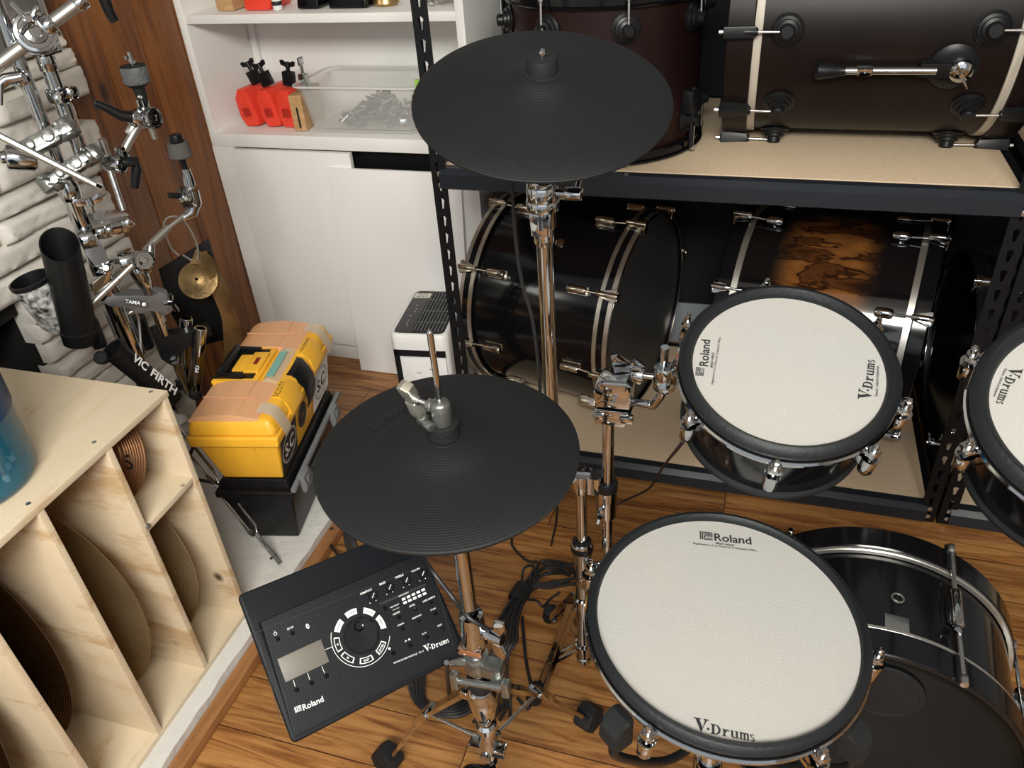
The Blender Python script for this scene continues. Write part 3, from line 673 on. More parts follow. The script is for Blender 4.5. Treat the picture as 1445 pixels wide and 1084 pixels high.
# --- lower shelf: black bass drum turned towards the room
A, T = bass_drum('bass_drum', 'black bass drum with bare metal hoops and grey head, left on the lower shelf', -.48, 2.004, .052+.284+.002, -.222, .284, -.228, .218, GLOSS, GLOSS, OLDSILVER, DCHROME, (79, 35.5, -8, -52, 124, 168), 'tube', hw=.042, headm=(HEADBLK, HEADGREY))
for v_, (tt, dg) in enumerate(((.0, -50), (.02, 60))):
    c = A.p(tt, .272, dg); M = MB(); M.lathe([(.012, 0), (.012, .004), (.006, .006), (0, .006)], c, A.out(dg), 24); M.build('shell_badge', DCHROME, T)
# --- lower shelf: burl bass drum
A, T = bass_drum('bass_drum', 'black bass drum with an amber burl figure in the middle of its shell, lower shelf', .197, 2.045, .053+.279, -.17, .279, -.245, .245, burl_mat(), GLOSS, SILVER, CHROME, (79, 34, -11, -56, 124, 169), 'capsule', hw=.034, shell_local=True, strip_at='in2')
# --- lower shelf: third drum at the right, deep in the shadow
A, T = bass_drum('bass_drum', 'plain black bass drum in shadow beside the rack posts, lower shelf', .72, 1.98, .052+.252, 0, .25, -.218, .2, GLOSS, SATIN, SATIN, CHROME, (22.5, 67.5, -22.5, -67.5), 'capsule', hw=.034)

def floor_tom():
    c = V((-.375, 1.895, .852)); R = .212
    t = thing('floor_tom', 'dark mahogany floor tom standing on the upper shelf behind the crash pad', 'tom drum', c, )
    Z = V((0, 0, 1))
    M = MB(); M.lathe([(R, .02), (R, .32)], c, Z, 96); M.build('shell', REDBROWN, t)
    for z0, z1 in ((0, .026), (.314, .342)):
        M = MB(); M.lathe([(R+.004, z0), (R+.012, z0), (R+.014, z0+.003), (R+.006, z0+.006), (R+.006, z1-.006), (R+.014, z1-.003), (R+.012, z1), (R+.002, z1), (R+.002, z0)], c, Z, 96); M.build('hoop', GLOSS, t)
    M = MB(); M.lathe([(R+.002, .326), (R-.004, .332), (R-.01, .330), (0, .330)], c, Z, 96); M.build('drum_head', HEADBLK, t)
    for k in range(8):
        a = math.radians(-90 + 22 + k*45); d = V((math.cos(a), math.sin(a), 0))
        for z, ze in ((.275, .335), (.068, .006)):
            p = c + d*R + Z*z
            M = MB(); M.lathe([(.030, 0), (.0305, .003), (.025, .006), (.0245, .010), (.019, .012), (.0185, .018), (.013, .02), (.0125, .030), (.009, .033), (0, .033)], p, d, 28); M.build('lug', SATIN, t)
            M = MB(); M.cyl(p+d*.022, c+d*(R+.02)+Z*ze, .0028, seg=10); M.cyl(c+d*(R+.02)+Z*(ze-.004), c+d*(R+.02)+Z*(ze+.006), .006, seg=8); M.build('tension_rod', STEEL, t)
    a = math.radians(-25); d = V((math.cos(a), math.sin(a), 0)); p = c+d*(R+.004)+Z*.11
    M = MB(); M.box(p+d*.012, (.03, .04, .05), (d, Z.cross(d), Z), .006); M.cyl(p+d*.016+Z*.03, p+d*.016+Z*-.1, .006); M.build('leg_bracket', SATIN, t)
floor_tom()

def kick():
    A, T = bass_drum('kick_drum', 'small gloss black kick drum standing on the floor behind the snare pad', .257, .905, .231, 1.503, .23, -.082, .180, GLOSS, GLOSS, SILVER, CHROME, (), 'none', hw=.047, group=None, strip_at='inner', headm=(HEADBLK, HEADBLK))
    T['category'] = 'kick drum'
    for deg in (66, 6, 136, 196):   # two-ended lugs
        o, tn = A.out(deg), A.tan(deg)
        c = A.p(.05, .226, deg); M = MB(); M.rcyl(c - A.a*.036 + o*.008, c + A.a*.036 + o*.008, .0085); M.box(c-o*.002, (.05, .016, .010), (A.a, tn, o), .003)
        M.prism([c - A.a*.03 + o*.008 + tn*.002, c - A.a*.05 + o*.008 + tn*.012, c-A.a*.052+o*.008, c - A.a*.03+o*.008 - tn*.004], o*.006, .001); M.build('lug', CHROME, T)
        for s, th in ((-1, -.086), (1, .184)):
            M = MB(); M.cyl(c + A.a*s*.034 + o*.008, A.p(th, .235, deg), .0036, seg=10); M.rcyl(A.p(th-s*.012, .235, deg), A.p(th+s*.004, .235, deg), .006); M.build('tension_rod', STEEL, T)
            M = MB(); M.box(A.p(th-s*.022, .2315, deg), (.05, .018, .006), (A.a, tn, o), .002); M.build('claw', SATIN, T)
    # vent ring and its plate, felt patch on the head
    p = at(1244, 862, z=.45); M = MB(); c = A.p(.035, .219, 88); M.torus(A.p(.04, .221, 87), A.out(87), .0085, .0018, 32, 8); M.build('vent_ring', STEEL, T)
    M = MB(); M.box(A.p(-.012, .221, 87.5), (.03, .034, .003), (A.a, A.tan(87), A.out(87)), .001); M.build('badge_plate', STEEL, T)
    q = V((.257, .8305, .368)); M = MB(); M.lathe([(.058, 0), (.057, .0022), (.050, .0026), (.049, .0018), (0, .0018)], q, -A.a, 64); M.build('head_patch', RUBBER, T)
    for dg, rr in ((70, .125), ):
        M = MB(); M.torus(V((.324, .830, .389)), A.a, .015, .0012, 40, 6); M.build('sticker_ring', RUBBER, T)
kick()
# ================================================================== ELECTRONIC PADS
def bez(pts, n=14):
    """smooth curve through points (Catmull-Rom)"""
    P = [V(p) for p in pts]; P = [P[0]*2-P[1]] + P + [P[-1]*2-P[-2]]; out = []
    for i in range(1, len(P)-2):
        for k in range(n):
            t = k/n; a, b, c, d = P[i-1:i+3]
            out.append(.5*((2*b) + (c-a)*t + (2*a-5*b+4*c-d)*t*t + (3*b-a-3*c+d)*t**3))
    return out + [P[-2]]
def cable(pts, r, label, group=None, n=14, cat='cable', m=None, name='cable'):
    o = MB().tube(bez(pts, n), r, 8).build(name, m or CABLE); return tag(o, label, cat, group)

def cymbal_pad(name, label, cat, c, n, R, prof, extra):
    """built flat at the origin, then set at its tilt"""
    M = MB(); M.lathe(prof, (0, 0, 0), (0, 0, 1), 144)
    o = M.build(name, PADRUB, None, 50); o['label'] = label; o['category'] = cat
    extra(o)
    o.location = c; o.rotation_mode = 'QUATERNION'; o.rotation_quaternion = V((0, 0, 1)).rotation_difference(V(n))
    return o
# crash: slightly bowed, tall bell, tilted towards the drummer
R = .165
CR_C = V((-.279, .995, 1.181)); CR_N = V((.129, -.288, .949)).normalized()
prof = [(0, .036), (.017, .036), (.022, .0355), (.030, .0325), (.040, .0275), (.052, .0225), (.066, .019), (.095, .013), (.13, .006), (R-.004, .0005), (R, -.002), (R-.0005, -.005), (R-.004, -.006), (.10, .006), (.05, .012), (0, .018)]
def crash_extra(o):
    M = MB(); M.lathe([(.0235, .033), (.0232, .036), (.0205, .037), (.0200, .040), (.0182, .053), (.0165, .0555), (0, .056)], (0, 0, 0), (0, 0, 1), 40); M.build('bell_cap', RUBBER, o)
    M = MB(); M.lathe([(.0042, .0555), (.0042, .061), (.003, .064), (0, .0645)], (0, 0, 0), (0, 0, 1), 20); M.build('post_tip', CHROME, o)
cymbal_pad('crash_pad', 'round black rubber cymbal pad high on its stand, tilted towards the drummer', 'cymbal pad', CR_C, CR_N, R, prof, crash_extra)
PADLET = mat('raised rubber lettering', (.011, .012, .013), .5)
# hi-hat: flat with a soft bell
HH = V((-.312, .648, .877)); R2 = .1525
prof = [(.0, .024), (.012, .024), (.018, .0235), (.028, .0215), (.040, .0185), (.052, .0145), (.058, .0125), (.075, .0105), (.11, .006), (R2-.004, .0008), (R2, -.0015), (R2-.0005, -.005), (R2-.004, -.007), (.06, -.008), (0, -.008)]
def hh_extra(o):
    M = MB(); M.torus((0, 0, .0238), (0, 0, 1), .0205, .0008, 48, 6); M.build('bell_groove', RUBBER, o)
    text('maker_lettering', 'Roland', V((-.076, .058, .0095)), V((.42, .9, .04)), V((-.03, .03, 1)), .056, PADLET, o, .0, ext=.0006)
    M = MB(); maker_mark(M, V((-.0935, .0195, .0093)), V((.42, .9, 0)), V((0, 0, 1)), .020); M.build('maker_emblem', PADLET, o)
cymbal_pad('hi_hat_pad', 'round black rubber hi-hat pad with a metal clutch and rod through it', 'cymbal pad', HH, (.01, -.041, 1), R2, prof, hh_extra)
def clutch():
    b = HH + V((0, 0, .024)); Z = V((0, 0, 1))
    t = thing('hi_hat_clutch', 'silver hi-hat clutch with pale wing bolt clamped on top of the hi-hat pad', 'clutch', b)
    M = MB(); M.lathe([(.0, 0), (.0175, 0), (.0175, .006), (.015, .0065), (.015, .0075), (.017, .008), (.017, .016), (.014, .017), (0, .017)], b, Z, 40); M.build('felt_washer', RUBBER, t)
    M = MB(); M.lathe([(0, .017), (.0105, .017), (.0115, .018), (.0115, .043), (.0105, .0455), (.008, .0475), (.005, .048), (.005, .05), (0, .05)], b, Z, 36); M.build('clutch_body', CAST, t)
    d = V((-.93, .22, .08)).normalized(); k = b + Z*.036; e = Z.cross(d)
    M = MB(); M.rcyl(k+d*.009, k+d*.018, .0075); M.build('boss', CAST, t)
    M = MB(); M.cyl(k+d*.016, k+d*.036, .0032, seg=12); M.rcyl(k+d*.028, k+d*.036, .0052, .001); w = M.build('wing_bolt', STEEL, t)
    W = k + d*.040; u = (Z*.86 - e*.0 + V((-.15, -.45, 0))*.6).normalized(); n = d
    side = d.cross(u).normalized(); M = MB()
    M.box(W, (.012, .012, .022), (d, side, u), .003)
    for s in (-1, 1):
        M.prism([W + u*s*.004 - d*.007 - side*.0065, W+u*s*.024 - d*.010 - side*.009 , W + u*s*.027 - d*.001 - side*.009, W+u*s*.024 + d*.006 - side*.0085, W+u*s*.004 + d*.007-side*.0065], side*.014, .002)
    M.build('wing', mat('pale nickel', (.72, .68, .58), .3, .85), w)
    M = MB(); q = b + V((-.010, -.004, .021)); M.rcyl(q+V((-.006, -.006, 0)), q+V((.004, -.012, 0)), .0058); M.rcyl(q+V((-.008, .002, .004)), q+V((-.012, -.010, .004)), .0045); M.build('trigger_lever', CAST, t)
clutch()

def drum_pad(name, label, c, n, R, hr, lugs, depth, rb, txt, feet=()):
    """mesh-head pad: rubber rim, chrome hoop under it, shallow shell"""
    c = V(c); n = V(n).normalized()
    t = thing(name, label, 'drum pad', c)
    a, b, _ = frame(n)
    M = MB(); M.lathe([(R-.004, -.003), (R-.0025, .004), (R-.006, .010), (R-.012, .0125), (hr+.006, .0115), (hr+.001, .008), (hr-.002, -.001), (hr-.002, -.006), (R-.010, -.010), (R-.004, -.003)], c, n, 128); M.build('rubber_rim', RIM, t)
    M = MB(); M.lathe([(hr+.001, .0005), (hr*.9, -.0005), (0, -.001)], c, n, 128); hd = M.build('mesh_head', HEADWHITE, t)
    M = MB(); M.lathe([(R-.012, -.006), (R-.0015, -.006), (R+.0005, -.009), (R, -.013), (R-.004, -.0145), (R-.005, -.022), (R-.010, -.023), (R-.010, -.008)], c, n, 128); M.build('hoop', CHROME, t)
    M = MB(); M.lathe([(R-.014, -.018), (R-.016, -.03), (rb+.008, -depth+.012), (rb+.004, -depth+.004)], c, n, 128); M.build('shell', GLOSS, t)
    M = MB(); M.lathe([(rb+.006, -depth+.012), (rb+.011, -depth+.006), (rb+.011, -depth), (rb+.006, -depth-.004), (rb-.01, -depth-.004), (0, -depth-.002)], c, n, 96); M.build('base_ring', RIM, t)
    for (u, v) in lugs:
        q = at(u, v, plane=(c, n)) - c; d = (q - n*q.dot(n)).normalized(); e = n.cross(d)
        p = c + d*(R+.007)
        M = MB(); M.box(c + d*(R+.003) - n*.0115, (.020, .016, .006), (d, e, n), .002); M.lathe([(0, -.004), (.0062, -.004), (.0068, -.008), (.0068, -.012)], p, n, 20, (False, True)); L = M.build('lug_ear', CHROME, t)
        M = MB(); M.cyl(p - n*.004, p + n*.004, .004, seg=12); M.box(p+n*.0055, (.005, .005, .006), (d, e, n), .001); M.cyl(p-n*.012, p-n*.03, .0033, seg=10); M.build('tension_screw', CHROME, L)
        M = MB(); M.rcyl(p - n*.022, p - n*.050, .0092, .002); M.box(p - n*.036 - d*.010, (.02, .012, .02), (d, e, n), .003); M.cyl(p-n*.020, p-n*.0235, .0105, seg=20); M.build('lug', CHROME, t)
    return t, hd, n
P_ = lambda u, v, c, n: at(u, v, plane=(c, n))
# left tom pad
c, n = V((.055, .878, .891)), V((.07, -.329, .942)).normalized()
T, hd, n = drum_pad('tom_pad', 'complete round white mesh tom pad on the chrome arm, behind the snare pad', c, n, .135, .1165, ((960, 592), (1094, 672), (1236, 632), (1276, 568), (1225, 462), (1085, 412), (985, 455)), .116, .110, None)
pl = (c + n*.0, n)
def line(hd, body, p0, p1, flip, **kw):
    a, b = at(*p0, plane=pl), at(*p1, plane=pl); text('head_lettering', body, (a+b)/2 + n*.0006, b-a, n, (b-a).length, INK, hd, **kw)
line(hd, 'Roland', (993, 517), (996, 480), 0, bold=.012)
M = MB(); a = at(987.5, 525, plane=pl); maker_mark(M, a+n*.0006, at(996, 480, plane=pl)-at(993, 517, plane=pl), n, .0125); M.build('maker_emblem', INK, hd)
line(hd, 'MESH HEAD', (1004, 519), (1006, 498), 0, bold=.01); line(hd, 'Registered in U.S. Patent & Trademark Office', (1005, 543), (1016, 477), 0)
a, b = at(1221.5, 565, plane=pl), at(1227.5, 507, plane=pl); M = MB(); serif_word(M, (a+b)/2+n*.0004, b-a, n, (b-a).length); M.build('brand_lettering', INK, hd)
line(hd, 'Patent: roland.cm/patents', (1237, 560), (1239, 517), 0, bold=.005)
# clamp holding the tom, on the rim's left side
def tom_mount():
    t = thing('tom_holder', 'chrome bent tom arm with its ball clamp, holding the left tom pad', 'mount', at(868, 590, y=1.0))
    X, Y, Z = V((1, 0, 0)), V((0, 1, 0)), V((0, 0, 1))
    k = at(868, 551, y=1.0)
    M = MB(); M.prism([k+X*x+Z*z - Y*.022 for x, z in ((-.027, -.022), (-.031, .004), (-.026, .022), (-.018, .028), (.020, .030), (.029, .022), (.026, -.020))], Y*.045, .006); b = M.build('clamp_body', CHROME, t)
    text('maker_lettering', 'Roland', k + V((.004, -.0225, .006)), V((.25, -.1, 1)), V((0, -1, .2)), .032, GUN, b, .02)
    M = MB(); M.prism([k+X*x+Z*z - Y*.02 for x, z in ((-.029, -.055), (-.031, -.034), (-.026, -.026), (.022, -.026), (.027, -.034), (.018, -.056))], Y*.042, .004); M.box(k+V((.022, -.02, -.037)), (.022, .014, .012), bev=.004); M.box(k+V((-.022, -.022, -.036)), (.016, .01, .008), bev=.003); M.build('clamp_jaw', CHROME, t)
    M = MB(); w = k+V((.012, .01, .03)); M.prism([w+V((-.016, 0, -.004)), w+V((.026, 0, -.012)), w+V((.030, 0, .012)), w+V((.016, 0, .022)), w+V((.006, 0, .010)), w+V((-.012, 0, .026)), w+V((-.022, 0, .022))], Y*.010, .003); M.build('wing_screw', CHROME, t)
    p0, p1, p2, p3 = at(888, 566, y=1.0), at(922, 572, y=.985), at(934, 556, y=.975), at(938.5, 490, y=.965)
    M = MB(); M.tube([p0, p0.lerp(p1, .5)] + bez([p0.lerp(p1, .8), p1, p2, p2.lerp(p3, .2)], 8) + [p3], .0062, 16); M.build('bent_rod', CHROME, t)
    q = at(936, 533, y=.965); ax = (V(q) - p3).normalized()
    M = MB(); M.lathe([(0, -.02), (.014, -.02), (.016, -.018), (.016, -.004), (.0145, -.002), (.0145, .002), (.016, .004), (.016, .018), (.014, .02), (0, .02)], q + X*.002, ax, 32); M.build('rod_clamp', CHROME, t)
    M = MB(); M.cyl(q - X*.014, q - X*.032, .005); M.rcyl(q-X*.028, q-X*.046, .0105, .002); M.box(q-X*.037, (.012, .008, .030), bev=.003); M.build('clamp_screw', CHROME, t)
    M = MB(); e = at(950, 535, y=.93); M.span(q + X*.01, V((-.066, .915, .868)), .02, .024, bev=.004); M.build('pad_bracket', CHROME, t)
tom_mount()
# right tom pad, cut by the frame
c, n = V((.377, .80, .926)), V((-.081, -.401, 1)).normalized()
T, hd, n = drum_pad('tom_pad', 'white mesh tom pad cut off by the photo edge, in front of the rack posts', c, n, .14, .119, ((1358, 628), (1385, 500), (1450, 790), (1500, 450), (1700, 480), (1750, 640), (1660, 770)), .118, .114, None)
pl = (c, n)
a, b = at(1432.5, 519, plane=pl), at(1412, 572, plane=pl); M = MB(); serif_word(M, (a+b)/2+n*.0004, b-a, n, (b-a).length); M.build('brand_lettering', INK, hd)
line(hd, 'Patent: roland.cm/patents', (1418.5, 521), (1402.5, 560), 0, bold=.005)
def far_stand():
    Z = V((0, 0, 1)); B = V((.70, .90, 0)); t = thing('drum_stand', 'chrome stand carrying the cut-off tom pad, just past the photo edge', 'drum stand', B)
    M = MB(); M.cyl(B+Z*.06, B+Z*.50, .0135); M.cyl(B+Z*.48, B+Z*.86, .0100); M.lathe([(.0145, .46), (.0195, .465), (.0195, .505), (.0115, .51)], B, Z, 28); M.build('stand_tube', CHROME, t)
    M = MB(); M.box(B+Z*.86, (.05, .045, .05), bev=.006); M.build('clamp_body', CHROME, t)
    M = MB(); M.tube(bez([B+Z*.865, B+V((-.08, -.01, .87)), B+V((-.15, -.04, .875)), V((.505, .815, .905))], 8), .0062, 14); M.build('bent_rod', CHROME, t)
    for a in (-40, 20, 80):
        d = V((math.cos(math.radians(a)), math.sin(math.radians(a)), 0)); L = MB(); f = B + d*.25 + Z*.012
        for k in (-1, 1): s_ = d.cross(Z)*.008*k; L.span(B+d*.022+Z*.25+s_, f+Z*.014+s_, .0035, .011)
        lg = L.build('leg', CHROME, t); M = MB(); M.rcyl(f-Z*.010, f+Z*.03-d*.012, .016); M.build('rubber_foot', RUBBER, lg)
far_stand()
# snare pad
c, n = V((.017, .668, .656)), V((.081, -.07, .994)).normalized()
T, hd, n = drum_pad('snare_pad', 'large white mesh snare pad at the front, in front of the kick drum', c, n, .17, .1565, ((905, 1046), (1236, 920), (842, 800), (1120, 745), (1180, 1085)), .050, .135, None)
pl = (c, n)
line(hd, 'Roland', (1008, 758.5), (1060, 764), 0, bold=.014)
M = MB(); maker_mark(M, at(996.5, 757, plane=pl)+n*.0006, at(1060, 764, plane=pl)-at(1008, 758.5, plane=pl), n, .0165); M.build('maker_emblem', INK, hd)
line(hd, 'MESH HEAD', (1010, 767), (1036, 770.5), 0, bold=.012); line(hd, 'Registered in U.S. Patent & Trademark Office', (978, 767.5), (1068, 778), 0, bold=.004)
a, b = at(979, 1024, plane=pl), at(1066, 1040, plane=pl); M = MB(); serif_word(M, (a+b)/2+n*.0004, b-a, n, (b-a).length); M.build('brand_lettering', INK, hd)
line(hd, 'Patent: roland.cm/patents', (989, 1040), (1054, 1050), 0, bold=.006)
M = MB(); a, b = at(1008, 1045.5, plane=pl), at(1053, 1052.5, plane=pl); M.span(a+n*.0005, b+n*.0005, .0008, .0003, up=n); M.build('underline', INK, hd)
def snare_stand():
    t = thing('snare_stand', 'chrome snare stand under the snare pad, its black rubber basket tips showing', 'drum stand', (.02, .66, 0))
    hub = V((.02, .67, .42)); Z = V((0, 0, 1))
    M = MB(); M.cyl((.02, .67, .12), (.02, .67, .44), .0125); M.rcyl((.02, .67, .30), (.02, .67, .35), .019); M.build('tube', CHROME, t)
    dirs = [at(866, 1030, z=.60) - V((.02, .67, .6)), at(1217, 1035, z=.60) - V((.02, .67, .6)), V((.02, .2, 0))]
    for i, d in enumerate(dirs):
        d.z = 0; d = d.normalized(); e = Z.cross(d)
        tip = V((.017, .668, 0)) + d*(.172 if i < 2 else .165); tip.z = .598 - (.010 if i == 1 else 0)
        if i == 2: tip.z = .57
        M = MB(); M.tube(bez([hub + d*.015, hub + d*.09 + Z*.02, tip - Z*.06, tip - Z*.02], 6), .006, 10); arm = M.build('basket_arm', SATIN, t)
        M = MB(); M.prism([tip + d*x + Z*z - e*.015 for x, z in ((-.012, -.027), (-.013, .019), (-.003, .022), (.005, .010), (.015, .003), (.018, -.016), (.010, -.027))], e*.030, .005); M.build('rubber_tip', RUBBER, arm)
    for a in (35, 155, 275):
        d = V((math.cos(math.radians(a)), math.sin(math.radians(a)), 0)); M = MB(); f = V((.02, .67, 0))+d*.2
        M.span(V((.02, .67, .27))+d*.02, f+Z*.02, .016, .004); M.span(V((.02, .67, .13))+d*.02, V((.02, .67, .15)).lerp(f+Z*.02, .62), .012, .003); L = M.build('leg', CHROME, t)
        M = MB(); M.rcyl(f+Z*.004-d*.014, f+Z*.024+d*.012, .012); M.build('rubber_foot', RUBBER, L)
snare_stand()

# ================================================================== STANDS
def double_leg(M, p, q, gap, w=.011, th=.0035):
    """pair of parallel straps"""
    p, q = V(p), V(q); d = (q-p).normalized(); s = d.cross(V((0, 0, 1))).normalized()
    for k in (-1, 1): M.span(p + s*gap*k, q + s*gap*k, th, w)
    return M
def tripod_stand():
    Z = V((0, 0, 1)); B = V((-.239, 1.0, 0)); t = thing('drum_stand', 'chrome double-braced stand between the hi-hat pad and snare pad, carrying tom and crash', 'drum stand', B)
    M = MB(); M.cyl(B+Z*.06, B+Z*.372, .0135); M.lathe([(.0155, 0), (.0155, .012), (.0135, .014)], B+Z*.06, Z, 24, (True, False)); M.build('lower_tube', CHROME, t)
    M = MB(); M.cyl(B+Z*.36, B+Z*.54, .0100); M.build('upper_tube', CHROME, t)
    M = MB(); M.lathe([(.0145, .30), (.0175, .312), (.0175, .365), (.0205, .378), (.0205, .394), (.0175, .40), (.0115, .400)], B, Z, 32); M.build('tube_collar', CHROME, t)
    M = MB(); M.lathe([(.0205, .3795), (.0208, .381), (.0208, .392), (.0205, .3935)], B, Z, 32); M.lathe([(.0165, .4005), (.0105, .4035)], B, Z, 32); M.build('collar_ring', SATIN, t)
    k = B + V((.012, -.014, .368)); M = MB(); M.rcyl(k, k+V((.010, -.016, 0)), .007); M.wing(k+V((.008, -.014, 0)), (.55, -.8, 0), V((.72, .5, .42)), .046, .013, .0085); M.build('wing_bolt', CHROME, t)
    # spider and legs
    M = MB(); M.lathe([(.0145, .222), (.0185, .226), (.0185, .25), (.0145, .254)], B, Z, 28); M.lathe([(.0145, .10), (.018, .102), (.018, .112), (.0145, .114)], B, Z, 28); M.box(B+V((.016, -.014, .24)), (.02, .014, .014), bev=.002); M.build('spider', CHROME, t)
    for f in (at(775, 868, z=.012), at(752, 985, z=.012), V((-.06, 1.13, .012))):
        d = f - B; d.z = 0; d.normalize(); L = MB()
        double_leg(L, B+d*.024+Z*.236, f+Z*.016-d*.02, .008); double_leg(L, B+d*.022+Z*.107, (B+d*.024+Z*.236).lerp(f, .6), .006, .009); L.cyl(f+Z*.006-d*.03, f+Z*.014, .006); lg = L.build('leg', CHROME, t)
        M = MB(); M.rcyl(f - Z*.010 , f + Z*.03 - d*.012, .016); M.build('rubber_foot', RUBBER, lg)
    # bracket joining the three tubes
    z = .545; q1 = V((-.292, 1.024, z)); q2 = V((-.196, 1.008, z-.02))
    M = MB(); pts = bez([q1+V((0, 0, 0)), B+V((-.01, .006, z)), B+V((.014, .0, z)), q2+V((-.008, 0, .012))], 8)
    rows = []
    for i, p in enumerate(pts): rows.append([p+V((0, -.014, .018)), p+V((0, .014, .018)), p+V((0, .014, -.018)), p+V((0, -.014, -.018))])
    vs = M.grid(rows); M.fill(vs[0]); M.fill(vs[-1]); M.rcyl(q1-Z*.02, q1+Z*.022, .019, .002); M.rcyl(B+Z*(z-.022), B+Z*(z+.019), .0185, .002); M.build('cross_bracket', CHROME, t, 30)
    M = MB(); M.lathe([(.0115, -.062), (.017, -.058), (.0185, -.02), (.0185, .016), (.0165, .02), (.0115, .02)], q2, Z, 32); M.build('tube_clamp', CHROME, t)
    M = MB(); M.lathe([(.0185, .002), (.0192, .004), (.0192, .018), (.017, .0215), (.011, .0222)], q2, Z, 32); M.build('collar_ring', SATIN, t)
    k = q2 + V((-.004, -.016, -.03)); M = MB(); M.cyl(k, k+V((0, -.016, 0)), .005); M.wing(k+V((0, -.012, 0)), (0, -1, 0), (.25, 0, 1), .034, .01, .007); M.build('wing_bolt', CHROME, t)
    top = at(866, 590, y=1.0); 
    M = MB(); M.cyl(q2 + V((.001, 0, -.145)), V((q2.x+.004, q2.y-.006, top.z+.01)), .0098); M.build('tom_tube', CHROME, t)
    # crash riser
    c0 = V((-.292, 1.024, 0)); zt = 1.045
    M = MB(); M.cyl(c0+Z*.50, c0+Z*.978, .0118); M.build('crash_tube', CHROME, t)
    M = MB(); M.lathe([(.0122, .965), (.0145, .97), (.0145, .99), (.0185, .995), (.0185, 1.025), (.0135, 1.03)], c0, Z, 32, (True, True)); M.prism([c0+V((-.014, -.0175, .985)), c0+V((.012, -.0175, .985)), c0+V((.016, -.0185, 1.02)), c0+V((-.016, -.0185, 1.02))], V((0, .02, 0)), .002); M.build('tilter_yoke', CHROME, t)
    a = c0+Z*zt; M = MB(); M.rcyl(a-Z*.026, a-Z*.010, .0235, .002, 36); M.rcyl(a-Z*.012, a+Z*.010, .0222, .0015, 36); M.rcyl(a+Z*.009, a+Z*.024, .0215, .004, 36); M.build('tilter_body', CHROME, t)
    M = MB(); M.cyl(a+V((.018, 0, .0)), a+V((.045, -.003, .001)), .0065); M.rcyl(a+V((.034, -.003, .001)), a+V((.058, -.005, .002)), .0095, .003); M.cyl(a+V((.048, 0, .0)), a+V((.05, .05, .03)), .004); M.box(a+V((.03, .03, .03)), (.045, .012, .014), bev=.003); M.build('wing_bolt', CHROME, t)
    e = CR_C - CR_N*.012
    M = MB(); M.cyl(a + CR_N*.015, CR_C + CR_N*.05, .0038); M.rcyl(a+CR_N*.045, e - CR_N*.004, .010, .002); M.cyl(a+CR_N*.012, a+CR_N*.05, .0075); M.build('cymbal_post', CHROME, t)
    M = MB(); M.lathe([(.014, 0), (.0155, .003), (.0155, .010), (.012, .012)], a + CR_N*.018, CR_N, 28, (True, True)); M.build('tilter_washer', SATIN, t)
tripod_stand()
